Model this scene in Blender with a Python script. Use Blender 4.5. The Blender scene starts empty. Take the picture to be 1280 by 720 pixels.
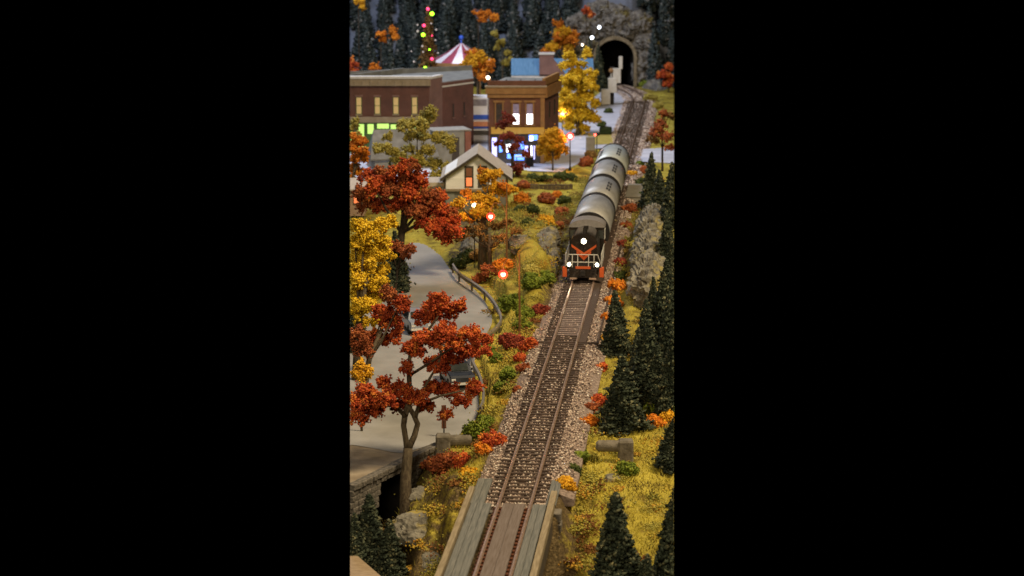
import bpy, bmesh, math, random
import numpy as np
from mathutils import Vector, Matrix, noise
from mathutils.geometry import tessellate_polygon

SC = bpy.context.scene
COL = SC.collection
RNG = np.random.default_rng(7)
random.seed(11)

# ------------------------------------------------------------------ camera, lights, exposure
FPX, HC = 2700.0, 28.0
TH = math.atan(532 / FPX)
cd = bpy.data.cameras.new('camera'); cam = bpy.data.objects.new('camera', cd); COL.objects.link(cam)
cam.location = (0, 0, HC); cam.rotation_euler = (math.pi / 2 - TH, 0, 0)
cd.sensor_width = 36; cd.lens = FPX / 1280 * 36
cd.clip_start = 1; cd.clip_end = 900
cd.dof.use_dof = True; cd.dof.focus_distance = 122; cd.dof.aperture_fstop = 0.36
SC.camera = cam
w = bpy.data.worlds.new('World'); SC.world = w; w.use_nodes = True
w.node_tree.nodes['Background'].inputs[0].default_value = (0, 0, 0, 1)      # a dark room
SC.view_settings.view_transform = 'Standard'; SC.view_settings.look = 'None'
SC.view_settings.exposure = 0.0; SC.view_settings.gamma = 1
SC.cycles.use_denoising = True

def area(name, loc, target, size, power, col):
    l = bpy.data.lights.new(name, 'AREA'); l.shape = 'DISK'; l.size = size; l.energy = power; l.color = col
    o = bpy.data.objects.new(name, l); COL.objects.link(o); o.location = loc
    o.rotation_euler = (Vector(target) - Vector(loc)).to_track_quat('-Z', 'Y').to_euler()
area('ceiling_lamp_warm', (45, 95, 95), (0, 125, 0), 28, 150000, (1.0, 0.80, 0.52))
area('front_fill_light', (-24, -5, 62), (0, 130, 0), 50, 68000, (1.0, 0.82, 0.56))  # unseen fill light, added to brighten the faces turned to the camera
area('ceiling_lamp_far', (-30, 215, 70), (0, 235, 0), 40, 76000, (0.76, 0.82, 1.0))

# ------------------------------------------------------------------ view geometry helpers
CF = Vector((0, math.cos(TH), -math.sin(TH))); CU = Vector((0, math.sin(TH), math.cos(TH))); CR = Vector((1, 0, 0))
CC = Vector((0, 0, HC))
def P(px, py, z=0.0):
    r = CF + CR * ((px - 640) / FPX) - CU * ((py - 360) / FPX)
    return CC + r * ((z - HC) / r.z)
def W(px, py, d):
    return CC + (CF + CR * ((px - 640) / FPX) - CU * ((py - 360) / FPX)) * d
def depth(p): return (Vector(p) - CC).dot(CF)
def proj_np(a):
    q = a - np.array(CC); d = q @ np.array(CF)
    return 640 + FPX * (q @ np.array(CR)) / d, 360 - FPX * (q @ np.array(CU)) / d, d
XL, XR = 437.6, 842.4      # the layout as far as the photograph shows it

# ------------------------------------------------------------------ materials
MATS = {}
def nodes_of(name):
    m = bpy.data.materials.new(name); m.use_nodes = True
    nt = m.node_tree; b = nt.nodes['Principled BSDF']
    MATS[name] = m
    return m, nt, b
def rgba(c): return (c[0], c[1], c[2], 1)
def mat(name, c1, c2=None, scale=3.0, rough=.8, metal=0.0, bump=0.0, stretch=(1, 1, 1), spec=.3, detail=6, lo=.35, hi=.65, bscale=None):
    m, nt, b = nodes_of(name)
    b.inputs['Roughness'].default_value = rough; b.inputs['Metallic'].default_value = metal
    b.inputs['Specular IOR Level'].default_value = spec
    tc = nt.nodes.new('ShaderNodeTexCoord'); mp = nt.nodes.new('ShaderNodeMapping'); mp.inputs['Scale'].default_value = stretch
    nt.links.new(tc.outputs['Object'], mp.inputs[0])
    n = nt.nodes.new('ShaderNodeTexNoise'); n.inputs['Scale'].default_value = scale; n.inputs['Detail'].default_value = detail
    nt.links.new(mp.outputs[0], n.inputs[0])
    r = nt.nodes.new('ShaderNodeValToRGB'); r.color_ramp.elements[0].position = lo; r.color_ramp.elements[1].position = hi
    r.color_ramp.elements[0].color = rgba(c1); r.color_ramp.elements[1].color = rgba(c2 or [min(1, v * 1.35) for v in c1])
    nt.links.new(n.outputs[0], r.inputs[0]); nt.links.new(r.outputs[0], b.inputs['Base Color'])
    if bump:
        n2 = nt.nodes.new('ShaderNodeTexNoise'); n2.inputs['Scale'].default_value = bscale or scale * 3; n2.inputs['Detail'].default_value = 8
        nt.links.new(mp.outputs[0], n2.inputs[0])
        bp = nt.nodes.new('ShaderNodeBump'); bp.inputs['Strength'].default_value = bump; bp.inputs['Distance'].default_value = .08
        nt.links.new(n2.outputs[0], bp.inputs['Height']); nt.links.new(bp.outputs[0], b.inputs['Normal'])
    return m
def emat(name, col, s):
    m, nt, b = nodes_of(name)
    b.inputs['Base Color'].default_value = rgba([v * .5 for v in col]); b.inputs['Emission Color'].default_value = rgba(col); b.inputs['Emission Strength'].default_value = s
    return m
def tintmat(name, stops, rough=.9, ncol=None, nscale=.6):
    """colour picked per piece by the 'tint' value it carries"""
    m, nt, b = nodes_of(name)
    b.inputs['Roughness'].default_value = rough; b.inputs['Specular IOR Level'].default_value = .15
    a = nt.nodes.new('ShaderNodeAttribute'); a.attribute_name = 'tint'
    r = nt.nodes.new('ShaderNodeValToRGB'); els = r.color_ramp.elements
    while len(els) < len(stops): els.new(.5)
    for i, (p, c) in enumerate(stops): els[i].position = p; els[i].color = rgba(c)
    nt.links.new(a.outputs['Fac'], r.inputs[0])
    nt.links.new(r.outputs[0], b.inputs['Base Color'])
    return m
RED = tintmat('red_foliage', [(0, (.16, .022, .010)), (.45, (.36, .055, .018)), (.8, (.56, .115, .028)), (1, (.64, .22, .04))])
RUST = tintmat('rust_foliage', [(0, (.12, .03, .012)), (.5, (.27, .07, .025)), (1, (.45, .15, .045))])
MAROON = tintmat('maroon_foliage', [(0, (.10, .018, .014)), (.6, (.20, .035, .022)), (1, (.35, .08, .035))])
ORANGE = tintmat('orange_foliage', [(0, (.32, .08, .010)), (.5, (.58, .17, .015)), (1, (.75, .30, .03))])
GOLD = tintmat('gold_foliage', [(0, (.36, .16, .010)), (.5, (.62, .31, .015)), (1, (.78, .45, .04))])
YELLOW = tintmat('yellow_foliage', [(0, (.40, .24, .012)), (.5, (.68, .43, .02)), (1, (.84, .58, .05))])
OLIVE = tintmat('olive_foliage', [(0, (.20, .16, .03)), (.5, (.36, .29, .06)), (1, (.50, .42, .10))])
BROWNF = tintmat('brown_foliage', [(0, (.10, .055, .02)), (.5, (.22, .12, .035)), (1, (.34, .20, .06))])
GREEN = tintmat('green_foliage', [(0, (.045, .06, .008)), (.5, (.12, .16, .018)), (1, (.24, .28, .035))])
DGREEN = tintmat('dark_green_foliage', [(0, (.02, .03, .008)), (.6, (.05, .065, .015)), (1, (.11, .12, .03))])
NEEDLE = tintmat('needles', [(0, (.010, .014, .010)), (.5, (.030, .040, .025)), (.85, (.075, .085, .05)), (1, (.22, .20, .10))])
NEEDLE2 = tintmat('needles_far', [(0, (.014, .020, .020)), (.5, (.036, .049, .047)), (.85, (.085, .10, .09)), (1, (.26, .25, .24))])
BARK = mat('bark', (.05, .035, .02), (.13, .10, .06), 4, .95, bump=.5, stretch=(3, 3, .6))
BARKD = mat('bark_dark', (.02, .014, .01), (.05, .035, .02), 4, .95)
STONE = tintmat('gravel_stone', [(0, (.06, .042, .035)), (.2, (.24, .175, .14)), (.5, (.46, .34, .27)), (.9, (.66, .54, .43)), (1, (.82, .76, .66))])
GRASS = tintmat('grass_fibre', [(0, (.075, .055, .018)), (.3, (.15, .115, .02)), (.5, (.38, .315, .04)), (.85, (.52, .44, .065)), (1, (.62, .54, .17))])

# ------------------------------------------------------------------ object helpers
def link(o, parent=None):
    COL.objects.link(o)
    if parent is not None: o.parent = parent
    return o
def tag(o, label=None, cat=None, group=None, kind=None):
    if label: o['label'] = label
    if cat: o['category'] = cat
    if group: o['group'] = group
    if kind: o['kind'] = kind
    return o
def empty(name, loc, rz=0.0, label=None, cat=None, group=None):
    o = bpy.data.objects.new(name, None); o.location = loc; o.rotation_euler = (0, 0, rz); link(o)
    return tag(o, label, cat, group)
def npmesh(name, v, f, m, parent=None, tint=None, smooth=False, loc=None):
    """v (N,3) world or local, f (M,k) index array of one polygon size"""
    me = bpy.data.meshes.new(name); v = np.asarray(v, dtype=np.float32); f = np.asarray(f, dtype=np.int32)
    k = f.shape[1]
    me.vertices.add(len(v)); me.vertices.foreach_set('co', v.ravel())
    me.loops.add(f.size); me.loops.foreach_set('vertex_index', f.ravel())
    me.polygons.add(len(f)); me.polygons.foreach_set('loop_start', np.arange(0, f.size, k, dtype=np.int32))
    me.polygons.foreach_set('loop_total', np.full(len(f), k, dtype=np.int32))
    if smooth: me.polygons.foreach_set('use_smooth', np.ones(len(f), dtype=bool))
    if tint is not None:
        a = me.attributes.new('tint', 'FLOAT', 'POINT'); a.data.foreach_set('value', np.asarray(tint, dtype=np.float32))
    me.update(calc_edges=True); me.materials.append(m)
    o = bpy.data.objects.new(name, me); link(o, parent)
    if loc is not None: o.location = loc
    return o
class MB:
    def __init__(s): s.v = []; s.f = []
    def poly(s, pts):
        n = len(s.v); s.v += [tuple(p) for p in pts]; s.f.append(tuple(range(n, n + len(pts)))); return s
    def box(s, a, b, rz=0.0, c=None, taper=1.0):
        """axis box between corners a and b, optionally turned about c"""
        x0, y0, z0 = a; x1, y1, z1 = b; n = len(s.v)
        mx, my = (x0 + x1) / 2, (y0 + y1) / 2
        for z, t in ((z0, 1.0), (z1, taper)):
            for x, y in ((x0, y0), (x1, y0), (x1, y1), (x0, y1)):
                s.v.append((mx + (x - mx) * t, my + (y - my) * t, z))
        if rz:
            cx, cy = c or (mx, my); ca, sa = math.cos(rz), math.sin(rz)
            for i in range(n, n + 8):
                x, y, z = s.v[i]; s.v[i] = (cx + (x - cx) * ca - (y - cy) * sa, cy + (x - cx) * sa + (y - cy) * ca, z)
        for q in ((3, 2, 1, 0), (4, 5, 6, 7), (0, 1, 5, 4), (1, 2, 6, 5), (2, 3, 7, 6), (3, 0, 4, 7)):
            s.f.append(tuple(n + i for i in q))
        return s
    def tube(s, pts, rad, k=7, cap=True):
        pts = [Vector(p) for p in pts]; R = rad if hasattr(rad, '__len__') else [rad] * len(pts); rings = []
        up = Vector((0, 0, 1)); prev = None
        for i, p in enumerate(pts):
            d = (pts[min(i + 1, len(pts) - 1)] - pts[max(i - 1, 0)]).normalized()
            a = (prev - d * prev.dot(d)) if prev is not None else d.cross(up if abs(d.z) < .9 else Vector((0, 1, 0)))
            a.normalize(); b = d.cross(a); prev = a
            n = len(s.v)
            for j in range(k):
                t = 2 * math.pi * j / k; s.v.append(tuple(p + (a * math.cos(t) + b * math.sin(t)) * R[i]))
            rings.append(n)
        for i in range(len(rings) - 1):
            for j in range(k):
                a0, a1 = rings[i] + j, rings[i] + (j + 1) % k; b0, b1 = rings[i + 1] + j, rings[i + 1] + (j + 1) % k
                s.f.append((a0, b0, b1, a1))
        if cap:
            s.f.append(tuple(rings[0] + j for j in range(k))); s.f.append(tuple(rings[-1] + j for j in reversed(range(k))))
        return s
    def lathe(s, prof, k=16, c=(0, 0, 0)):
        n = len(s.v)
        for r, z in prof:
            for j in range(k):
                t = 2 * math.pi * j / k; s.v.append((c[0] + r * math.cos(t), c[1] + r * math.sin(t), c[2] + z))
        for i in range(len(prof) - 1):
            for j in range(k):
                s.f.append((n + i * k + j, n + i * k + (j + 1) % k, n + (i + 1) * k + (j + 1) % k, n + (i + 1) * k + j))
        return s
    def prism(s, pts2, z0, z1):
        """pts2 counter-clockwise footprint"""
        n = len(s.v); k = len(pts2)
        s.v += [(x, y, z0) for x, y in pts2] + [(x, y, z1) for x, y in pts2]
        for j in range(k): s.f.append((n + j, n + (j + 1) % k, n + k + (j + 1) % k, n + k + j))
        s.f.append(tuple(n + k + j for j in range(k))); s.f.append(tuple(n + j for j in reversed(range(k))))
        return s
    def extr(s, pts3, vec):
        """polygon of 3D points pushed along vec"""
        n = len(s.v); k = len(pts3); vec = Vector(vec)
        s.v += [tuple(p) for p in pts3] + [tuple(Vector(p) + vec) for p in pts3]
        for j in range(k): s.f.append((n + j, n + (j + 1) % k, n + k + (j + 1) % k, n + k + j))
        s.f.append(tuple(n + k + j for j in range(k))); s.f.append(tuple(n + j for j in reversed(range(k))))
        return s
    def build(s, name, m, parent=None, bevel=0.0, smooth=False):
        me = bpy.data.meshes.new(name); me.from_pydata(s.v, [], s.f)
        bm = bmesh.new(); bm.from_mesh(me)
        bmesh.ops.recalc_face_normals(bm, faces=bm.faces)
        if bevel: bmesh.ops.bevel(bm, geom=bm.edges[:], offset=bevel, segments=1, affect='EDGES')
        bm.to_mesh(me); bm.free()
        if smooth:
            for p in me.polygons: p.use_smooth = True
        me.materials.append(m)
        o = bpy.data.objects.new(name, me); link(o, parent); return o
def smooth_line(pts, n=8, closed=False):
    out = []; k = len(pts)
    for i in range(k if closed else k - 1):
        q = [np.array(pts[j % k] if closed else pts[min(max(j, 0), k - 1)], float) for j in (i - 1, i, i + 1, i + 2)]
        for s in range(n):
            t = s / n
            out.append(.5 * ((2 * q[1]) + (-q[0] + q[2]) * t + (2 * q[0] - 5 * q[1] + 4 * q[2] - q[3]) * t * t + (-q[0] + 3 * q[1] - 3 * q[2] + q[3]) * t ** 3))
    if not closed: out.append(np.array(pts[-1], float))
    return [tuple(o) for o in out]

# ------------------------------------------------------------------ track line
def tcx(y): return 799 - .310 * (y - 125)
track_px = [(tcx(y), y) for y in (800, 720, 600, 480, 360, 260, 200, 160, 135)] + [(798.5, 124), (796, 118.5), (790, 114), (781, 110), (772, 106.5), (764, 103)]
tp = [P(x, y, 0) for x, y in track_px]
tl = smooth_line([(p.x, p.y) for p in tp], 40)
TL = [Vector((p[0], p[1], 0)) for p in tl]
# resample at .25 m
res = [TL[0]]; acc = 0
for i in range(len(TL) - 1):
    a, b = TL[i], TL[i + 1]; L = (b - a).length
    while acc + L >= .25:
        t = (.25 - acc) / L; a = a.lerp(b, t); res.append(a.copy()); L = (b - a).length; acc = 0
    acc += L
TL = res; TN = np.array([(p.x, p.y) for p in TL])
def tdir(i):
    return (TL[min(i + 2, len(TL) - 1)] - TL[max(i - 2, 0)]).normalized()
def track_at(dep):
    i = min(range(len(TL)), key=lambda k: abs(depth(TL[k]) - dep)); return i
def track_dist(x, y):
    """signed side distance and index for arrays"""
    x = np.asarray(x).ravel(); y = np.asarray(y).ravel(); D = np.empty(len(x)); I = np.empty(len(x), int); S = np.empty(len(x))
    T2 = TN[::4]
    tdirs = np.array([tuple(tdir(i))[:2] for i in range(0, len(TL), 4)])
    for a in range(0, len(x), 20000):
        dx = x[a:a + 20000, None] - T2[None, :, 0]; dy = y[a:a + 20000, None] - T2[None, :, 1]
        q = dx * dx + dy * dy; j = q.argmin(1); r = np.arange(len(j))
        s = dx[r, j] * tdirs[j, 1] - dy[r, j] * tdirs[j, 0]          # right of the line positive
        D[a:a + 20000] = np.sqrt(q[r, j]); I[a:a + 20000] = j * 4; S[a:a + 20000] = s
    return S, I, D

# ------------------------------------------------------------------ ground
ZR, ZT = -1.6, -.35
ctrl = []
def c(px, py, z, soil=0.0):
    p = P(px, py, z); u, v, d = proj_np(np.array([(p.x, p.y, 0.0)])); ctrl.append((u[0], v[0], z, soil))
for x in range(420, 871, 45):
    for y in (100, 125, 150, 175, 205): c(x, y, ZT, .25)
for q in [(655, 224, ZT, .1), (700, 226, ZT, .1), (735, 215, ZT, .1), (590, 222, -.6, .4), (540, 235, -1, .4), (450, 235, -1, .4), (450, 290, -1.3, .4), (520, 290, -1.3, .2),
          (640, 252, -1.0, .2), (700, 252, -.9, .3), (650, 275, -.3, .1), (680, 285, .5, .3), (655, 300, .6, .5), (630, 300, .1, .6), (662, 305, 1.3, .1), (674, 315, 1.5, -.1), (665, 325, 1.2, -.2), (676, 335, .9, -.2), (660, 342, .3, -.1), (675, 352, -.2, 0), (655, 360, -.6, 0),
          (697, 300, -.8, .7), (697, 335, -.8, .7), (590, 285, -.8, .7), (575, 320, -1.3, .6), (605, 335, -1.0, .3), (630, 345, -.9, .3), (545, 310, -1.5, .1), (585, 345, -1.5, .3),
          (640, 385, -.8, 0), (670, 400, -.6, 0), (640, 430, -.8, 0), (620, 420, -1.2, 0), (620, 470, -1.1, 0), (650, 460, -.6, 0), (615, 510, -1.3, 0), (630, 520, -.7, 0), (600, 540, -1.4, 0.1), (575, 560, -1.6, .3),
          (600, 580, -.9, .2), (570, 600, -1.3, .6), (540, 595, -2.2, .7), (520, 620, -3.0, .5), (540, 640, -2.4, .4), (565, 640, -1.7, .35), (560, 680, -2.9, .6), (530, 665, -3.4, .6),
          (500, 605, -4.2, 1), (480, 650, -4.9, 1), (455, 630, -4.9, 1), (460, 700, -5.2, 1), (430, 660, -5.2, 1), (500, 715, -5.0, 1), (545, 720, -4.4, .9), (500, 680, -4.6, .8), (590, 740, -5, 1), (480, 780, -6, 1),
          (430, 480, ZR, .3), (470, 480, ZR, .3), (440, 400, ZR, .3), (560, 440, ZR, .3), (520, 350, ZR, .3), (470, 330, ZR, .3), (560, 380, ZR, .3),
          (780, 215, -.5, .1), (810, 235, -.4, .1), (840, 260, -.2, .2), (775, 290, -.9, .9), (768, 340, -1.0, .9), (785, 260, -.6, .6), (785, 330, -.2, .6), (800, 300, 1.0, .4), (815, 270, 1.0, .2), (835, 300, 1.6, .1),
          (810, 350, .6, .2), (835, 350, 1.1, .1), (800, 385, -.3, .1), (765, 390, -.8, .3), (835, 400, .3, .2), (760, 440, -.8, .2), (800, 470, -.6, .3), (840, 480, -.2, .4),
          (740, 520, -.9, .2), (780, 540, -.9, .05), (840, 550, -.9, .2), (725, 570, -.9, .1), (780, 590, -1.0, 0), (840, 600, -1.1, 0), (715, 610, -1.1, .1), (750, 640, -1.5, 0), (830, 650, -1.6, 0),
          (712, 660, -1.9, .4), (705, 700, -3.2, .8), (735, 710, -2.4, .3), (800, 720, -2.2, .1), (850, 760, -2.5, .1), (720, 780, -4.5, .6)]: c(*q)
CT = np.array(ctrl)
def idw(x, y):
    """ground height and soil amount at world x, y before the flat places are cut in"""
    u, v, _ = proj_np(np.stack([x, y, np.zeros_like(x)], 1))
    v = np.clip(v, 95, 800); u = np.clip(u, 415, 875)
    Z = np.zeros(len(x)); So = np.zeros(len(x))
    for a in range(0, len(x), 20000):
        q = ((u[a:a + 20000, None] - CT[None, :, 0])) ** 2 + ((v[a:a + 20000, None] - CT[None, :, 1]) * 1.2) ** 2
        wt = 1 / (q + 30) ** 1.9; s = wt.sum(1)
        Z[a:a + 20000] = (wt * CT[None, :, 2]).sum(1) / s; So[a:a + 20000] = (wt * CT[None, :, 3]).sum(1) / s
    return Z, So
def inpoly(x, y, poly):
    p = np.array(poly); r = np.zeros(len(x), bool); j = len(p) - 1
    for i in range(len(p)):
        c1 = (p[i, 1] > y) != (p[j, 1] > y)
        with np.errstate(divide='ignore', invalid='ignore'):
            xi = (p[j, 0] - p[i, 0]) * (y - p[i, 1]) / (p[j, 1] - p[i, 1] + 1e-12) + p[i, 0]
        r ^= c1 & (x < xi); j = i
    return r
def wpoly(pts, z, smooth=0):
    w2 = [P(x, y, z) for x, y in pts]; w2 = [(p.x, p.y) for p in w2]
    return smooth_line(w2, smooth, True) if smooth else w2
road_right = [(528, 304), (548, 316), (562, 335), (580, 350), (598, 366), (611, 385), (615, 402), (606, 420), (596, 440), (592, 462), (597, 490), (598, 512), (588, 532), (566, 546), (545, 552), (522, 560), (500, 565)]
road_px = road_right + [(470, 560), (440, 555), (405, 552), (405, 420), (470, 385), (498, 345), (504, 312), (512, 303)]
ROAD = wpoly(road_px, ZR + .1, 4)
shoulder_px = [(405, 540), (500, 545), (560, 535), (566, 546), (548, 552), (530, 560), (500, 575), (470, 590), (440, 605), (405, 625)]
SHOULDER = wpoly(shoulder_px, ZR + .02)
pave_px = [(405, 196), (462, 232), (520, 232), (560, 216), (620, 212), (700, 215), (722, 205), (738, 186), (772, 184), (779, 160), (786, 135), (789, 118), (786, 110), (757, 110), (742, 122), (738, 128), (600, 128), (405, 128)]
PAVE = wpoly(pave_px, ZT + .08)
cross_px = [(790, 187), (860, 183), (860, 205), (786, 201)]
CROSS = wpoly(cross_px, ZT + .08)
lawn_px = [(735, 169), (772, 167), (769, 180), (736, 181)]
LAWN = wpoly(lawn_px, ZT + .1)
YP = P(768, 108, ZT).y            # tunnel mouth
verge_px = [(552, 316), (574, 331), (592, 341), (612, 354), (626, 370), (635, 388), (637, 404), (626, 420), (609, 434), (603, 452), (610, 476), (613, 498), (608, 520), (592, 545), (560, 552), (560, 400), (540, 330)]
VERGE = wpoly(verge_px, ZR)
def ground(x, y):
    x = np.asarray(x, float).ravel(); y = np.asarray(y, float).ravel()
    Z, So = idw(x, y)
    nz = np.array([noise.fractal(Vector((a * .45, b * .3, 3.1)), 1.0, 2.0, 4) for a, b in zip(x, y)])
    S, I, D = track_dist(x, y)
    dpt = (np.stack([x, y, np.zeros_like(x)], 1) - np.array(CC)) @ np.array(CF)
    flat = inpoly(x, y, ROAD) | inpoly(x, y, SHOULDER) | inpoly(x, y, VERGE)
    town = inpoly(x, y, PAVE) | inpoly(x, y, CROSS)
    Z += nz * .28 * np.clip((y - 60) / 40, .4, 1)
    # ballast bed
    wgt = np.clip((2.9 - np.abs(S)) / 1.0, 0, 1); on = dpt > 95.4
    zb = -.42 - np.clip(np.abs(S) - 1.6, 0, 9) * .22
    Z = np.where(on, Z * (1 - wgt) + zb * wgt, Z); So = np.where(on, np.maximum(So, wgt * .9), So)
    # under the bridge
    wb = np.clip((3.0 - np.abs(S)) / .5, 0, 1) * (~on)
    Z = Z * (1 - wb) + np.minimum(Z, -3.6) * wb; So = np.maximum(So, wb)
    # hill
    hb = YP + 1.6 + np.clip(np.abs(x - P(768, 108).x) - 5, 0, 40) * .12
    h = np.clip(y - hb, 0, 60)
    tun = np.clip(1 - np.abs(x - P(768, 108).x) / 7.0, 0, 1)
    hh = h * .55 + np.clip(h * 6, 0, 7.6) * np.clip(tun * 1.6, 0, 1)
    hh = np.minimum(hh, 17); So = np.where(y > hb, 0, So)
    Z = np.where(y > hb, Z + hh + nz * .6 * np.clip(h / 3, 0, 1), Z)
    So = np.where(y > hb, 9.0, So)
    Z = np.where(flat, ZR, Z); Z = np.where(town & (y < hb), ZT, Z)
    return Z, So
us = np.arange(424, 858, 2.0); vs = np.concatenate([np.arange(800, 140, -2.0), np.arange(140, 60, -1.0)])
U, V = np.meshgrid(us, vs)
ddd = HC * FPX / (math.cos(TH) * (V + 532 - 360))
gx = (U - 640) / FPX * ddd; gy = (ddd - HC * math.sin(TH)) / math.cos(TH)
GZ, GS = ground(gx, gy)
gv = np.stack([gx.ravel(), gy.ravel(), GZ], 1)
ny, nx = U.shape
idx = np.arange(ny * nx).reshape(ny, nx)
gf = np.stack([idx[:-1, :-1], idx[:-1, 1:], idx[1:, 1:], idx[1:, :-1]], -1).reshape(-1, 4)
# open the ground at the culvert and at the tunnel mouth
fc = gv[gf].mean(1); spanz = gv[gf][:, :, 2].max(1) - gv[gf][:, :, 2].min(1)
TXC = P(768, 108).x
cul = W(487, 622, 107.0)
hole = (np.abs(fc[:, 0] - TXC) < 2.6) & (np.abs(fc[:, 1] - YP - 2.5) < 2.6) & (spanz > .12)
hole |= (np.abs(fc[:, 0] - cul.x) < 1.0) & (np.abs(fc[:, 1] - cul.y) < 3.0) & (spanz > .35)
gf = gf[~hole]
# ground material
m, nt, b = nodes_of('ground_cover'); b.inputs['Roughness'].default_value = .95; b.inputs['Specular IOR Level'].default_value = .1
tc = nt.nodes.new('ShaderNodeTexCoord')
def nn(scale, detail=8, stretch=None):
    n = nt.nodes.new('ShaderNodeTexNoise'); n.inputs['Scale'].default_value = scale; n.inputs['Detail'].default_value = detail
    nt.links.new(tc.outputs['Object'], n.inputs[0]); return n
def ramp(src, stops):
    r = nt.nodes.new('ShaderNodeValToRGB'); e = r.color_ramp.elements
    while len(e) < len(stops): e.new(.5)
    for i, (p_, c_) in enumerate(stops): e[i].position = p_; e[i].color = rgba(c_)
    nt.links.new(src, r.inputs[0]); return r
n1 = nn(.7); n2 = nn(9.0)
ra = ramp(n1.outputs[0], [(.33, (.17, .125, .025)), (.46, (.36, .285, .04)), (.64, (.46, .38, .06))])
rb = ramp(n2.outputs[0], [(.3, (.06, .045, .022)), (.55, (.13, .09, .04)), (.75, (.24, .18, .09))])
at = nt.nodes.new('ShaderNodeAttribute'); at.attribute_name = 'tint'
ad = nt.nodes.new('ShaderNodeMath'); ad.operation = 'ADD'; nt.links.new(at.outputs['Fac'], ad.inputs[0])
n3 = nn(2.2); sb = nt.nodes.new('ShaderNodeMath'); sb.operation = 'MULTIPLY_ADD'; sb.inputs[1].default_value = 1.5; sb.inputs[2].default_value = -.75
nt.links.new(n3.outputs[0], sb.inputs[0]); nt.links.new(sb.outputs[0], ad.inputs[1])
rm = ramp(ad.outputs[0], [(.3, (0, 0, 0)), (.65, (1, 1, 1))])
mx = nt.nodes.new('ShaderNodeMix'); mx.data_type = 'RGBA'
nt.links.new(rm.outputs[0], mx.inputs[0]); nt.links.new(ra.outputs[0], mx.inputs[6]); nt.links.new(rb.outputs[0], mx.inputs[7])
n4 = nn(14.0, 4); r4 = ramp(n4.outputs[0], [(.3, (.62, .62, .62)), (.7, (1.2, 1.2, 1.2))])
ml = nt.nodes.new('ShaderNodeMix'); ml.data_type = 'RGBA'; ml.blend_type = 'MULTIPLY'; ml.inputs[0].default_value = 1
gt = nt.nodes.new('ShaderNodeMath'); gt.operation = 'GREATER_THAN'; gt.inputs[1].default_value = 4; nt.links.new(at.outputs['Fac'], gt.inputs[0])
mh = nt.nodes.new('ShaderNodeMix'); mh.data_type = 'RGBA'; nt.links.new(gt.outputs[0], mh.inputs[0]); nt.links.new(mx.outputs[2], mh.inputs[6]); mh.inputs[7].default_value = (.20, .22, .27, 1)
nt.links.new(mh.outputs[2], ml.inputs[6]); nt.links.new(r4.outputs[0], ml.inputs[7]); nt.links.new(ml.outputs[2], b.inputs['Base Color'])
bp = nt.nodes.new('ShaderNodeBump'); bp.inputs['Strength'].default_value = .7; bp.inputs['Distance'].default_value = .12
n5 = nn(7.0); nt.links.new(n5.outputs[0], bp.inputs['Height']); nt.links.new(bp.outputs[0], b.inputs['Normal'])
go = npmesh('ground', gv, gf, m, tint=GS, smooth=True); tag(go, kind='structure')

def gz(x, y): return float(ground(np.array([x]), np.array([y]))[0][0])
def on_ground(px, py):
    z = -1.0
    for _ in range(8):
        p = P(px, py, z); z = .5 * z + .5 * gz(p.x, p.y)
    p = P(px, py, z); return Vector((p.x, p.y, gz(p.x, p.y)))

def sheet(name, poly, z, m, parent=None, **kw):
    f = [tuple(t) for t in tessellate_polygon([[Vector((x, y, 0)) for x, y in poly]])]
    o = npmesh(name, [(x, y, z) for x, y in poly], f, m, parent); return o
ROADM = mat('road_surface', (.225, .218, .198), (.32, .308, .285), .35, .85, bump=.15, detail=8, bscale=5)
PAVM = mat('pavement_surface', (.44, .44, .48), (.56, .56, .61), .5, .8)
DIRT = mat('shoulder_dirt', (.20, .155, .10), (.32, .26, .18), .9, .95, bump=.3)
o = sheet('shoulder', SHOULDER, ZR + .03, DIRT); tag(o, kind='structure')
o = sheet('road', ROAD, ZR + .06, ROADM); tag(o, kind='structure')
o = sheet('pavement', PAVE, ZT + .08, PAVM); tag(o, kind='structure')
o = sheet('crossing_pavement', CROSS, ZT + .08, PAVM); tag(o, kind='structure')
LAWNM = mat('lawn', (.30, .23, .05), (.42, .33, .08), 2, .95)
o = sheet('lawn', LAWN, ZT + .12, LAWNM); tag(o, kind='structure')

# ------------------------------------------------------------------ track
def tpoint(i, s, z):
    d = tdir(i); return Vector((TL[i].x + d.y * s, TL[i].y - d.x * s, z))
def sweep(s_prof, i0, i1, step=8):
    """s_prof: closed cross-section of (side, z); swept along the track"""
    v = []; f = []; ii = list(range(i0, i1, step)); k = len(s_prof)
    for i in ii:
        for s, z in s_prof: v.append(tuple(tpoint(i, s, z)))
    for a in range(len(ii) - 1):
        for j in range(k): f.append((a * k + j, a * k + (j + 1) % k, (a + 1) * k + (j + 1) % k, (a + 1) * k + j))
    mb = MB(); mb.v = v; mb.f = f; mb.f.append(tuple(range(k))); mb.f.append(tuple((len(ii) - 1) * k + j for j in reversed(range(k))))
    return mb
NT = len(TL)
iB = track_at(96.6)                # where the bridge deck ends
RAILM = mat('rail_steel', (.33, .22, .16), (.50, .36, .27), 6, .38, .65)
SLEEP = mat('sleeper_wood', (.035, .022, .015), (.09, .06, .04), 5, .9, stretch=(1, 6, 1), bump=.3)
RUSTM = mat('rusty_tie', (.06, .022, .010), (.14, .045, .016), 6, .9)
tr = empty('railway_track', tuple(TL[iB]), 0, 'single track of brown rails on dark sleepers running into the tunnel', 'railway track')
tr.location = (0, 0, 0)
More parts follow.
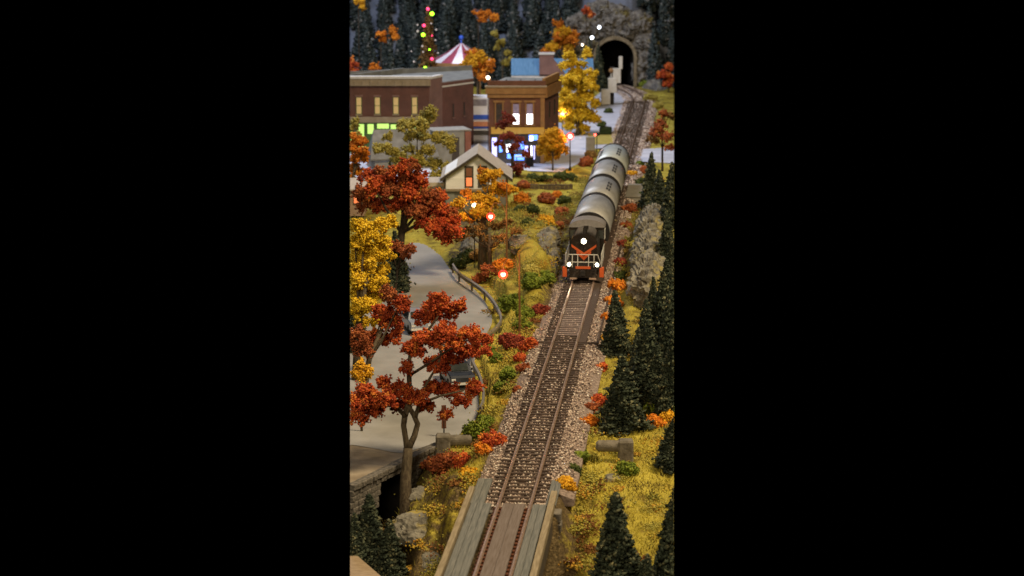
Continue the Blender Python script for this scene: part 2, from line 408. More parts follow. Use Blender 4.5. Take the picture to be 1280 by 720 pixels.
for sgn in (-1, 1):
    s0 = sgn * .7175
    mb = sweep([(s0 - .075, -.17), (s0 + .075, -.17), (s0 + .075, -.13), (s0 + .022, -.11), (s0 + .022, -.05), (s0 + .042, -.04), (s0 + .042, 0), (s0 - .042, 0), (s0 - .042, -.04), (s0 - .022, -.05), (s0 - .022, -.11), (s0 - .075, -.13)], 0, NT)
    mb.build('rail', RAILM, tr)
sl_me = None
def place_shared(name, me, mtx, parent):
    o = bpy.data.objects.new(name, me); link(o, parent); o.matrix_local = mtx; return o
sm = MB().box((-1.3, -.12, -.08), (1.3, .12, .08)).build('sleeper', SLEEP, tr); sl_me = sm.data
k = 0; ids = [i for i in range(iB + 1, NT, 2)]
dist = .25
first = True; cnt = 0; i = iB + 2; pos = 0.0
sleepers = []
while pos + i * .25 < (NT - 2) * .25:
    j = int(round(i + pos / .25));
    if j >= NT - 1: break
    sleepers.append((pos + (iB + 2) * .25) / .25); pos += .56
for jf in sleepers:
    j = int(jf); d = tdir(j); tp0 = TL[j].lerp(TL[min(j + 1, NT - 1)], jf - j); ang = math.atan2(d.y, d.x) - math.pi / 2 + random.uniform(-.012, .012)
    mt = Matrix.Translation((tp0.x, tp0.y, -.235 + random.uniform(-.012, .012))) @ Matrix.Rotation(ang, 4, 'Z')
    if first: sm.matrix_local = mt; first = False; cnt += 1; continue
    if cnt < 298: place_shared('sleeper', sl_me, mt, tr); cnt += 1
# ballast bed
BED = mat('ballast_bed', (.13, .095, .075), (.34, .26, .21), 7, .95, bump=.6, detail=10)
mb = sweep([(-2.15, -.58), (-1.6, -.30), (1.75, -.30), (2.5, -.58), (2.5, -.9), (-2.15, -.9)], iB + 9, NT, 4)
o = mb.build('ballast_bed', BED); tag(o, kind='structure')
o = sweep([(-1.36, -.9), (1.36, -.9), (1.36, -.305), (-1.36, -.305)], iB - 3, iB + 14, 2).build('ballast_bed', BED); tag(o, kind='structure')
# loose stones
def octs(cen, size, rng, squash=1.0):
    n = len(cen); base = np.array([(1, 0, 0), (-1, 0, 0), (0, 1, 0), (0, -1, 0), (0, 0, 1), (0, 0, -1)], float)
    v = base[None] * size[:, None, None] * rng.uniform(.55, 1.25, (n, 6, 1)); v += rng.normal(0, .22, (n, 6, 3)) * size[:, None, None]
    v[:, :, 2] *= squash
    a = rng.uniform(0, 6.28, n); ca, sa = np.cos(a), np.sin(a)
    x = v[:, :, 0] * ca[:, None] - v[:, :, 1] * sa[:, None]; y = v[:, :, 0] * sa[:, None] + v[:, :, 1] * ca[:, None]
    v[:, :, 0], v[:, :, 1] = x, y; v += cen[:, None, :]
    F = np.array([(0, 2, 4), (2, 1, 4), (1, 3, 4), (3, 0, 4), (2, 0, 5), (1, 2, 5), (3, 1, 5), (0, 3, 5)])
    f = (F[None] + (np.arange(n) * 6)[:, None, None]).reshape(-1, 3)
    return v.reshape(-1, 3), f
def cull(cen, pad=.02):
    x, y, d = proj_np(cen); px = pad * FPX / d
    return (x > XL + px) & (x < XR - px)
nst = 80000
ti = iB - 2 + (RNG.random(nst) ** 1.5 * (NT - iB - 6)).astype(int)
s = RNG.uniform(-2.15, 2.55, nst)

ph_ = ((ti * .25 + .0) - (iB + 2) * .25) / .56
okk = (np.abs(np.abs(s) - .72) > .13) & ~((np.abs(np.abs(s) - .72) < .24) & (RNG.random(len(s)) < .6))
ti, s = ti[okk], s[okk]
edge = np.array([noise.noise(Vector((q * .045, 0 if w_ > 0 else 7, 2))) for q, w_ in zip(ti, s)]) * .9 + RNG.normal(0, .12, len(s)); ok3 = (np.abs(s) < 1.36) | (ti > iB + 12 + RNG.integers(0, 6, len(s))) & ((np.abs(s) < 1.5) | ((s > 0) & (s < 2.2 + edge)) | ((s < 0) & (s > -1.9 - edge))); ti, s = ti[ok3], s[ok3]
TD = np.array([tuple(tdir(i)) for i in range(NT)])
fr = RNG.uniform(-.125, .125, len(ti)); ph_ = (((ti - iB - 2) * .25 + fr) / .56) % 1.0
ok2 = ~((np.abs(s) < 1.32) & (np.minimum(ph_, 1 - ph_) < .24 + .07 * np.sin(ti * 1.7 + s * 3)) & (RNG.random(len(s)) < .93)) & ((np.abs(s) < 1.32) | (RNG.random(len(s)) < .6)); ti, s, fr = ti[ok2], s[ok2], fr[ok2]
cx = TN[ti, 0] + TD[ti, 1] * s + TD[ti, 0] * fr; cy = TN[ti, 1] - TD[ti, 0] * s + TD[ti, 1] * fr
zs = np.where(np.abs(s) < 1.8, -.225 + RNG.uniform(-.06, .04, len(s)), -.30 - (np.abs(s) - 1.75) * .28 + RNG.uniform(-.02, .05, len(s)))
sz = RNG.uniform(.035, .085, len(s)) * np.where(ti > iB + 320, 1.5, 1.0)
cen = np.stack([cx, cy, zs], 1); kk = cull(cen, .05); cen = cen[kk]; sz = sz[kk]
v, f = octs(cen, sz, RNG, .7)
o = npmesh('gravel', v, f, STONE, tint=np.repeat(RNG.random(len(cen)) ** 1.1, 6)); tag(o, 'tan and pinkish loose ballast stones lying between and beside the rails', kind='stuff')

# grade crossing style insert between the rails near the engine
INS = mat('track_insert', (.22, .17, .15), (.33, .27, .24), 5, .9, bump=.3)
i0, i1 = track_at(129.0), track_at(165)
ins = empty('track_insert', (0, 0, 0), 0, 'long flat grey brown panel set between the rails just ahead of the engine', 'track panel')
sweep([(-.62, -.3), (.62, -.3), (.62, -.185), (-.62, -.185)], i0 + 8, i1, 4).build('centre_panel', INS, ins)
sweep([(.80, -.3), (1.25, -.3), (1.25, -.14), (.80, -.14)], i0, i1, 4).build('dark_strip', SLEEP, ins)
sweep([(1.9, -.35), (2.0, -.35), (2.0, -.15), (1.9, -.15)], i0, i1, 4).build('kerb_strip', SLEEP, ins)
p0 = tpoint(i0, 0, 0); ang = math.atan2(tdir(i0).y, tdir(i0).x) - math.pi / 2
MB().box((-1.6, -.07, -.2), (1.9, .07, -.12), ).build('cross_joint', SLEEP, ins).matrix_local = Matrix.Translation((p0.x, p0.y, 0)) @ Matrix.Rotation(ang, 4, 'Z')

# ------------------------------------------------------------------ bridge
WGREY = mat('weathered_grey_wood', (.10, .105, .095), (.185, .18, .16), 3, .85, bump=.35, stretch=(9, .3, 1))
WBRN = mat('weathered_brown_wood', (.115, .085, .065), (.18, .145, .125), 3, .85, bump=.35, stretch=(9, .3, 1))
WTAN = mat('tan_timber', (.20, .155, .09), (.30, .24, .15), 3, .85, bump=.2, stretch=(5, .4, 1))
bi0, bi1 = 0, iB - 1
br = empty('railway_bridge', (0, 0, 0), 0, 'wooden decked railway bridge with grey planks and tan edge beams', 'bridge')
dlen = (bi1 - bi0) * .25
bang = math.atan2(tdir(10).y, tdir(10).x) - math.pi / 2
borg = tpoint(bi1, 0, 0)
BM = Matrix.Translation((borg.x, borg.y, 0)) @ Matrix.Rotation(bang, 4, 'Z')
br.matrix_world = BM
def bbox_(name, m_, a, b_, bev=.012): return MB().box(a, b_).build(name, m_, br, bevel=bev)
Ld = 24.0
for (s0, s1, z) in ((-1.95, -1.665, -.07), (-1.65, -1.365, -.078), (-1.35, -1.03, -.07), (.83, 1.12, -.07), (1.135, 1.43, -.076)):
    bbox_('deck_plank', WGREY, (s0, -Ld, z - .12), (s1, 0, z))
bbox_('deck_plank', WBRN, (-.50, -Ld, -.17), (-.005, -.05, -.045)); bbox_('deck_plank', WBRN, (.005, -Ld, -.17), (.48, -.05, -.05))
bbox_('edge_beam', WTAN, (-2.25, -11.2, -.3), (-2.0, 2.0, .10)); bbox_('edge_beam', WTAN, (1.52, -Ld, -.3), (1.80, 1.6, .10))
for s0, s1 in ((-2.05, -1.72), (-1.71, -1.38), (1.38, 1.60), (1.61, 1.84)): bbox_('deck_plank', WGREY, (s0, .04, -.2), (s1, 4.0, -.10))
tb = MB().box((-.9, -.11, -.11), (.9, .11, .02)).build('bridge_tie', RUSTM, br); tb.location = (0, -.3, -.21)
for q in range(1, 46):
    o = bpy.data.objects.new('bridge_tie', tb.data); link(o, br); o.location = (0, -.3 - q * .5, -.21)
for sx in (-1.8, 1.55):
    bbox_('girder', mat('girder_dark', (.05, .04, .03), (.09, .07, .05), 3, .8), (sx - .2, -Ld, -1.3), (sx + .2, -.2, -.32))
STO = mat('grey_stone', (.09, .08, .065), (.20, .175, .14), 2.5, .92, bump=.6, detail=9)
ab = MB(); 
for q in range(6):
    bbox_('abutment_stone', STO, (-2.05 + random.uniform(-.04, .04), -.6 - .03 * q, -.75 - q * .5), (2.1 + random.uniform(-.04, .04), .2, -.3 - q * .5), .04)

# ------------------------------------------------------------------ stone retaining wall with culvert
wall_px = [(425, 610, 0), (462, 592, 0), (498, 574, 0), (530, 559, 0), (552, 551, 0)]
wl = [P(x, y, ZR) for x, y, _ in wall_px]; wl = [Vector(p) for p in smooth_line([tuple(p) for p in wl], 6)]
rw = empty('retaining_wall', tuple(wl[0]), 0, 'grey stone retaining wall below the road with a dark culvert arch', 'retaining wall')
rw.location = (0, 0, 0)
seg = []; 
tot = 0; cum = [0]
for a, b_ in zip(wl[:-1], wl[1:]): tot += (b_ - a).length; cum.append(tot)
def wat(s):
    for q in range(len(cum) - 1):
        if s <= cum[q + 1] or q == len(cum) - 2:
            t = (s - cum[q]) / (cum[q + 1] - cum[q]); return wl[q].lerp(wl[q + 1], t), (wl[q + 1] - wl[q]).normalized()
culs = min(np.linspace(0, tot, 300), key=lambda s_: abs(proj_np(np.array([tuple(wat(s_)[0])]))[0][0] - 477))
sme = []
for vv in range(4):
    mb = MB().box((-.5, -.5, -.5), (.5, .5, .5)); o = mb.build('wall_stone', STO, rw, bevel=.09)
    for q in o.data.vertices: q.co += Vector((random.uniform(-.05, .05), random.uniform(-.08, .08), random.uniform(-.05, .05)))
    sme.append(o.data); COL.objects.unlink(o); bpy.data.objects.remove(o)
for row in range(13):
    s_ = random.uniform(0, .3); zt = ZR + .14 - row * .29
    while s_ < tot:
        L = random.uniform(.35, .75); sm_ = s_ + L / 2; p, d = wat(min(sm_, tot - .01)); nrm = Vector((d.y, -d.x, 0))
        dxs = sm_ - culs; zc = zt - .14
        inside = abs(dxs) < 1.5 and zc < -2.75 + .75 * math.sqrt(max(0, 1 - (dxs / 1.5) ** 2))
        limit = -5.2 + 3.4 * min(1, max(0, (sm_ - culs - .5) / 3.2))
        if not inside and zc > limit - .2:
            mt = Matrix.Translation((p.x + nrm.x * .42, p.y + nrm.y * .42, zc)) @ Matrix.Rotation(math.atan2(d.y, d.x), 4, 'Z') @ Matrix.Diagonal((L * .96, .35 if row else .5, .27, 1))
            place_shared('wall_stone', random.choice(sme), mt, rw)
        s_ += L
MORT = mat('wall_core', (.05, .045, .035), (.10, .085, .065), 3, .95)
cm = MB()
for q in range(len(wl) - 1):
    for part in (0,):
        pass
BLACKM = mat('tunnel_dark', (.010, .009, .008), (.018, .016, .014), 2, 1.0, spec=.0)
p, d = wat(culs); nrm = Vector((d.y, -d.x, 0))
bore = MB(); arc = [(math.cos(t) * 1.55, -2.75 + .78 * math.sin(t)) for t in np.linspace(0, math.pi, 13)]
arc = [(1.55, -5.4)] + arc + [(-1.55, -5.4)]
pr = []
for off in (.5, -4.0):
    pr.append([Vector((p.x, p.y, 0)) + d * a + nrm * off + Vector((0, 0, z)) for a, z in arc])
for q in range(len(arc) - 1): bore.poly([pr[0][q], pr[0][q + 1], pr[1][q + 1], pr[1][q]])
bore.poly(pr[1]); bore.build('culvert_bore', BLACKM, rw)
for ss, s0, s1 in ((0, 0, culs - 1.5), (1, culs + 1.5, tot)):
    n_ = 10; pts = [wat(s0 + (s1 - s0) * q / n_) for q in range(n_ + 1)]
    cmb = MB()
    for (pa, da), (pb, db) in zip(pts[:-1], pts[1:]):
        na = Vector((da.y, -da.x, 0)) * .36; nb = Vector((db.y, -db.x, 0)) * .36
        cmb.poly([(pa.x + na.x, pa.y + na.y, -5.6), (pb.x + nb.x, pb.y + nb.y, -5.6), (pb.x + nb.x, pb.y + nb.y, ZR + .1), (pa.x + na.x, pa.y + na.y, ZR + .1)])
    cmb.build('wall_core', MORT, rw)

# ------------------------------------------------------------------ guard rail along the road
GRM = mat('guardrail_metal', (.22, .20, .16), (.32, .29, .24), 3, .55, .3)
gpts = smooth_line([tuple(P(x, y, ZR + .6)) for x, y in [(566, 332), (574, 343), (590, 354), (606, 366), (618, 380), (626, 396), (624, 406), (613, 416), (603, 424)]], 5)
gr_ = empty('guard_rail', (0, 0, 0), 0, 'curved grey guard rail on posts round the upper outer bend of the road', 'guard rail')
def ribbon(pts, half, th, name, parent, m_):
    mb = MB(); n = len(pts); prof = []
    pts = [Vector(q) for q in pts]
    P0 = []
    for i_, q in enumerate(pts):
        dd = (pts[min(i_ + 1, n - 1)] - pts[max(i_ - 1, 0)]); dd.z = 0; dd.normalize(); nn_ = Vector((dd.y, -dd.x, 0))
        P0.append([q + nn_ * a + Vector((0, 0, z)) for a, z in ((-th, -half), (th * 1.6, -half * .6), (0, 0), (th * 1.6, half * .6), (-th, half), (-th * 2, 0))])
    for i_ in range(n - 1):
        for j_ in range(6): mb.poly([P0[i_][j_], P0[i_][(j_ + 1) % 6], P0[i_ + 1][(j_ + 1) % 6], P0[i_ + 1][j_]])
    return mb.build(name, m_, parent)
def grail(parent, pts, every):
    ribbon(pts, .19, .04, 'rail_beam', parent, GRM)
    for q in pts[::every]:
        MB().box((q[0] - .07, q[1] - .07, ZR - .3), (q[0] + .07, q[1] + .07, q[2] + .12)).build('post', BARK, parent)
grail(gr_, gpts, 5)
gr2 = empty('guard_rail', (0, 0, 0), 0, 'grey guard rail beside the lower bend of the road next to the parked dark car', 'guard rail')
g2 = smooth_line([tuple(P(x, y, ZR + .6)) for x, y in [(594, 432), (590, 446), (593, 458), (600, 472), (604, 488), (604, 502), (600, 512)]], 5)
grail(gr2, g2, 5)

# ------------------------------------------------------------------ foliage
def tets(cen, size, rng, elong=1.0):
    n = len(cen); base = np.array([(1, 1, 1), (1, -1, -1), (-1, 1, -1), (-1, -1, 1)], float) * .62
    q = rng.normal(0, 1, (n, 4)); q /= np.linalg.norm(q, axis=1)[:, None]
    w_, x, y, z = q.T
    R = np.empty((n, 3, 3)); R[:, 0, 0] = 1 - 2 * (y * y + z * z); R[:, 0, 1] = 2 * (x * y - z * w_); R[:, 0, 2] = 2 * (x * z + y * w_)
    R[:, 1, 0] = 2 * (x * y + z * w_); R[:, 1, 1] = 1 - 2 * (x * x + z * z); R[:, 1, 2] = 2 * (y * z - x * w_)
    R[:, 2, 0] = 2 * (x * z - y * w_); R[:, 2, 1] = 2 * (y * z + x * w_); R[:, 2, 2] = 1 - 2 * (x * x + y * y)
    b_ = base[None] * size[:, None, None] * np.array([1, 1, elong])
    v = np.einsum('nij,nkj->nki', R, b_) + cen[:, None, :]
    F = np.array([(0, 1, 2), (0, 3, 1), (0, 2, 3), (1, 3, 2)])
    f = (F[None] + (np.arange(n) * 4)[:, None, None]).reshape(-1, 3)
    return v.reshape(-1, 3), f
def crown_points(blobs, dens, rng, clump=.28, sparse=1.0):
    """blobs (x,y,z,r): lumpy shells of small sub-clumps"""
    out = []; tint = []
    for (x, y, z, r) in blobs:
        nc = max(6, int(sparse * 5.0 * (r / clump) ** 2))
        dr = rng.normal(0, 1, (nc, 3)); dr /= np.linalg.norm(dr, axis=1)[:, None]; dr[:, 2] = np.where(dr[:, 2] < -.55, -dr[:, 2] * .6, dr[:, 2])
        rr = r * rng.uniform(.35, 1.02, nc) ** .7
        cc = dr * rr[:, None] * np.array([1, 1, .85]) + np.array([x, y, z])
        n = int(dens * nc); wh = rng.integers(0, nc, n)
        cs = clump * rng.uniform(.5, 1.1, nc)
        p = cc[wh] + rng.normal(0, .42, (n, 3)) * cs[wh][:, None]
        out.append(p); ct = rng.normal(.5, .20, nc)[wh] + rng.normal(0, .15, n) + dr[wh, 2] * .10; tint.append(ct)
    return np.concatenate(out), np.clip(np.concatenate(tint), 0, 1)
def foliage(name, blobs, m_, parent, dens=26, gran=.075, clump=.28, sparse=1.0, seed=0):
    rng = np.random.default_rng(seed)
    p, t = crown_points(blobs, dens, rng, clump, sparse)
    org = np.array(parent.location) if parent is not None else np.zeros(3)
    k_ = cull(p, gran * .6); p = p[k_]; t = t[k_]
    if len(p) == 0: return None
    v, f = tets(p - org, gran * rng.uniform(.6, 1.35, len(p)), rng, 1.3)
    return npmesh(name, v, f, m_, parent, tint=np.repeat(t, 4))
def pxblobs(bl, d, rng, spread=1.0, grow=1.22):
    out = []
    for b_ in bl:
        x, y, r = b_[:3]; dd = d + (b_[3] if len(b_) > 3 else rng.uniform(-1, 1) * spread)
        p = W(x, y, dd); out.append((p.x, p.y, p.z, r * grow * d / FPX))
    return out
def limb(parent, pts, rad, name='branch', m_=None):
    pts = [Vector(p) - Vector(parent.location) for p in pts]
    return MB().tube(pts, rad, 8).build(name, m_ or BARK, parent, smooth=True)
ntree = [0]
def tree(base, bl, m_, label, d=None, dens=26, gran=.075, clump=.28, sparse=1.0, tr_r=.16, bark=None, name='autumn_tree', trunkpts=None, spread=1.2, group=None, m2=None, nbranch=5):
    ntree[0] += 1; rng = np.random.default_rng(100 + ntree[0])
    g = on_ground(*base) if len(base) == 2 else P(*base)
    dd = d or depth(g)
    t = empty(name, tuple(g), 0, label, 'tree', group)
    B = pxblobs(bl, dd, rng, spread)
    if m2:
        cutn = [b_ for i_, b_ in enumerate(B) if i_ % 3 == 1]; rest = [b_ for i_, b_ in enumerate(B) if i_ % 3 != 1]
        foliage('crown', rest, m_, t, dens, gran, clump, sparse, ntree[0]); foliage('crown', cutn, m2, t, dens, gran, clump, sparse, ntree[0] + 50)
    else: foliage('crown', B, m_, t, dens, gran, clump, sparse, ntree[0])
    cenx = sum(b_[0] for b_ in B) / len(B); ceny = sum(b_[1] for b_ in B) / len(B); zm = sum(b_[2] for b_ in B) / len(B)
    fork = Vector((g.x + (cenx - g.x) * .35, g.y + (ceny - g.y) * .3, g.z + (zm - g.z) * .6))
    if trunkpts is None:
        top = Vector((cenx, ceny, zm)); limb(t, [g - Vector((0, 0, .3)), g.lerp(fork, .5), fork, top], [tr_r, tr_r * .85, tr_r * .75, tr_r * .4], 'trunk', bark)
        for b_ in sorted(B, key=lambda q: -q[3])[:nbranch]:
            e = Vector(b_[:3]); mid = fork.lerp(e, .5) + Vector((0, 0, -.15)); limb(t, [fork, mid, e], [tr_r * .42, tr_r * .28, tr_r * .12], 'branch', bark)
    return t, g, B

# big red tree in front
T1 = [(550, 390, 22), (530, 398, 12), (572, 386, 11), (549, 378, 12), (556, 422, 20), (585, 421, 13), (603, 427, 10), (531, 427, 14), (516, 438, 12), (568, 443, 17), (546, 456, 15), (594, 484, 8), (590, 492, 9), (562, 490, 12), (577, 503, 9),
      (540, 486, 12), (520, 498, 13), (500, 488, 11), (502, 508, 10), (482, 502, 13), (464, 512, 14), (446, 524, 12), (478, 480, 9), (456, 492, 12), (441, 506, 11), (557, 519, 7), (506, 460, 8), (590, 440, 9), (533, 510, 8), (610, 440, 6)]
gb = W(507, 628, 106.5)
t1, g, B = tree((gb.x, gb.y), T1, RED, 'x', d=107.5, trunkpts=1) if False else (None, None, None)
zb = gz(gb.x, gb.y); d1 = 107.5
t1 = empty('red_tree', (gb.x, gb.y, zb), 0, 'tall red maple tree with twisted forked trunk in front of the road', 'tree')
B = pxblobs(T1, d1, np.random.default_rng(5), 1.3, 1.15)
foliage('crown', B, RED, t1, 30, .066, .24, 1.05, 5)
def Wt(x, y, o=0): return W(x, y, d1 + o)
base1 = Vector((gb.x, gb.y, zb - .3))
limb(t1, [base1, Wt(507, 600), Wt(509, 575), Wt(510, 560)], [.34, .28, .25, .23], 'trunk')
limb(t1, [Wt(510, 563), Wt(507, 548, -.1), Wt(504.5, 532, -.1), Wt(506, 520), Wt(511, 505), Wt(512, 488, .2), Wt(511, 460, .2), Wt(513, 440)], [.19, .14, .14, .15, .16, .13, .12, .08], 'stem')
limb(t1, [Wt(511, 560), Wt(518, 545, .3), Wt(522, 530, .3), Wt(517, 518, .1), Wt(511, 509)], [.17, .15, .14, .13, .12], 'stem')
limb(t1, [Wt(519, 522, .1), Wt(524, 505, .2), Wt(530, 485), Wt(548, 455), Wt(556, 420)], [.12, .09, .07, .06, .04], 'branch')
limb(t1, [Wt(506, 520, -.2), Wt(498, 511, -.3), Wt(486, 503, -.5), Wt(468, 505, -.6)], [.11, .10, .09, .05], 'branch')
limb(t1, [Wt(511, 470, .2), Wt(535, 455), Wt(560, 438, -.3), Wt(585, 425)], [.08, .065, .05, .03], 'branch')
limb(t1, [Wt(512, 448, .2), Wt(530, 420), Wt(548, 395)], [.09, .08, .04], 'branch')
limb(t1, [Wt(524, 505, .2), Wt(550, 495), Wt(580, 488)], [.08, .06, .04], 'branch')

tree((452, 512, ZR), [(470, 424, 13), (446, 424, 15), (490, 402, 13), (499, 381, 11), (486, 369, 10), (478, 392, 11), (492, 420, 9), (456, 438, 10), (503, 388, 6)], RED, 'red orange tree leaning over the parked pale blue car', dens=28, gran=.075, name='red_tree', m2=RUST, tr_r=.2)
tree((444, 476, ZR), [(455, 287, 12), (475, 284, 10), (489, 278, 7), (444, 308, 14), (468, 314, 12), (450, 338, 15), (480, 338, 9), (474, 354, 10), (449, 368, 13), (463, 386, 10), (440, 392, 9), (440, 283, 7), (484, 318, 7), (458, 325, 10), (472, 372, 8), (470, 402, 7), (452, 405, 8), (462, 298, 10), (478, 300, 8), (440, 325, 10), (462, 355, 11), (440, 352, 12), (476, 322, 9), (452, 380, 10)], YELLOW, 'bright yellow tree at the left edge above the road', dens=28, gran=.08, name='yellow_tree', tr_r=.25)
tree((452, 540, ZR), [(452, 460, 8), (458, 470, 7), (444, 470, 6)], GOLD, 'low yellow crowned sapling half hidden under the front red tree', dens=24, gran=.075, name='yellow_tree', tr_r=.07)
tree((497, 350, ZR), [(461, 222, 10), (477, 217, 9), (470, 238, 13), (499, 214, 11), (514, 208, 10), (524, 228, 13), (504, 237, 14), (534, 248, 12), (546, 263, 12), (560, 278, 11), (520, 266, 12), (499, 258, 11), (477, 258, 11), (457, 256, 9), (541, 290, 10), (553, 297, 9), (487, 240, 12), (530, 280, 9), (548, 245, 7), (452, 240, 8), (484, 226, 9), (566, 290, 9), (562, 268, 8), (512, 245, 10), (530, 262, 10), (508, 222, 9), (470, 228, 9), (548, 280, 9)], RED, 'wide red tree with pinkish clumps in the middle left', dens=24, gran=.10, clump=.33, name='red_tree', bark=BARKD, tr_r=.35, m2=RUST)
tree((493, 372, ZR), [(490, 309, 8), (502, 314, 8), (515, 312, 6), (508, 320, 5)], RUST, 'small dark red branchy tree low beside the dark fir', dens=26, gran=.09, name='red_tree', bark=BARKD, tr_r=.12)
tree((523, 236), [(536, 148, 9), (521, 158, 11), (506, 158, 9), (513, 171, 7), (548, 174, 9), (559, 176, 7), (535, 189, 8), (480, 186, 7), (484, 172, 5), (472, 187, 5), (500, 199, 9), (520, 202, 9), (543, 206, 9), (559, 212, 7), (495, 214, 8), (546, 221, 7), (528, 170, 7), (490, 190, 6), (538, 140, 6), (512, 188, 6), (562, 186, 5)], OLIVE, 'olive yellow tree with flat layered branches before the brick block', dens=22, gran=.10, clump=.33, name='olive_tree', tr_r=.16, bark=BARKD)
tree((440, 262), [(443, 184, 9), (452, 178, 6), (448, 198, 10), (442, 213, 10), (440, 172, 5), (454, 190, 6)], ORANGE, 'bright orange tree at the left edge below the green shopfront', dens=24, gran=.10, name='orange_tree', tr_r=.15)
tree((440, 215), [(441, 160, 6), (444, 152, 4), (447, 168, 3)], OLIVE, 'small pale olive tree at the left edge under the shopfront', dens=20, gran=.10, name='olive_tree', tr_r=.08)
tree((603, 332), [(611, 222, 9), (603, 216, 5), (620, 238, 11), (599, 250, 9), (581, 244, 7), (574, 256, 8), (602, 266, 10), (631, 234, 6), (640, 238, 5), (622, 218, 5), (590, 272, 8), (614, 254, 8), (576, 272, 6)], GOLD, 'golden orange tree in front of the white gabled house', dens=26, gran=.09, name='golden_tree', tr_r=.36, m2=ORANGE)
tree((612, 336), [(585, 292, 9), (600, 288, 8), (620, 285, 8), (634, 280, 7), (645, 290, 7), (573, 300, 7), (628, 300, 8), (612, 300, 7)], BROWNF, 'sparse brown twiggy tree below the golden tree', dens=15, gran=.085, sparse=.6, name='brown_tree', tr_r=.2)
tree((722, 170), [(711, 70, 6), (734, 68, 6), (707, 83, 7), (717, 92, 8), (726, 82, 5), (738, 91, 6), (703, 105, 7), (722, 108, 10), (739, 110, 7), (711, 124, 9), (734, 127, 10), (745, 130, 5), (700, 131, 6), (724, 143, 11), (707, 148, 8), (742, 149, 7), (713, 160, 7), (729, 162, 7), (716, 78, 5), (715, 100, 9), (730, 118, 9), (719, 128, 10), (733, 145, 9), (708, 136, 8), (724, 95, 7), (718, 152, 9), (738, 102, 7), (706, 118, 7)], YELLOW, 'tall bright yellow tree beside the brown brick shop', dens=26, gran=.11, clump=.38, name='yellow_tree', tr_r=.2)
tree((691, 214), [(690, 178, 13), (681, 188, 8), (700, 188, 8), (692, 168, 8), (684, 176, 8), (699, 175, 8), (691, 196, 7)], GOLD, 'small round golden tree beside the glowing street lamp', dens=34, gran=.08, clump=.30, sparse=1.2, name='golden_tree', tr_r=.1)
tree((703, 112), [(697, 32, 6), (704, 42, 8), (713, 52, 7), (702, 56, 8), (692, 60, 7), (718, 44, 6), (682, 65, 4), (712, 62, 6), (698, 48, 6)], ORANGE, 'orange tree rising behind the blue roofed building', dens=24, gran=.13, clump=.42, name='orange_tree', m2=GOLD, tr_r=.15)
tree((640, 222), [(628, 158, 7), (640, 150, 6), (634, 172, 8), (650, 176, 6), (656, 194, 5), (624, 182, 6), (643, 186, 7), (645, 212, 8), (640, 226, 7), (652, 208, 5), (633, 145, 4)], MAROON, 'dark maroon tree in front of the blue lit shop window', dens=15, gran=.09, sparse=.75, name='maroon_tree', tr_r=.14, bark=BARKD)
tree((596, 150), [(590, 68, 7), (600, 73, 9), (608, 87, 6), (596, 90, 7), (586, 80, 7), (604, 98, 5), (598, 82, 8), (592, 74, 6), (612, 80, 5)], ORANGE, 'orange brown tree beside the striped carousel tent', dens=22, gran=.12, clump=.38, name='orange_tree', m2=GOLD, tr_r=.14)
tree((628, 120), [(618, 44, 4), (627, 54, 5), (635, 66, 4), (622, 60, 3), (632, 79, 4), (637, 74, 3)], OLIVE, 'thin yellow olive tree right of the carousel', dens=18, gran=.12, sparse=.8, name='olive_tree', tr_r=.08)
tree((836, 116), [(836, 84, 5), (828, 94, 6), (838, 98, 6), (833, 106, 5)], RED, 'small red tree by the pale rock near the tunnel at right', dens=22, gran=.12, name='red_tree', tr_r=.1)
tree((828, 214), [(829, 143, 6), (838, 148, 7), (821, 166, 8), (834, 172, 8), (818, 176, 5), (839, 187, 6), (826, 156, 6), (812, 174, 4)], RUST, 'sparse rusty red tree at the right edge by the crossing', dens=15, gran=.10, sparse=.7, name='red_tree', m2=BROWNF, tr_r=.12, bark=BARKD)

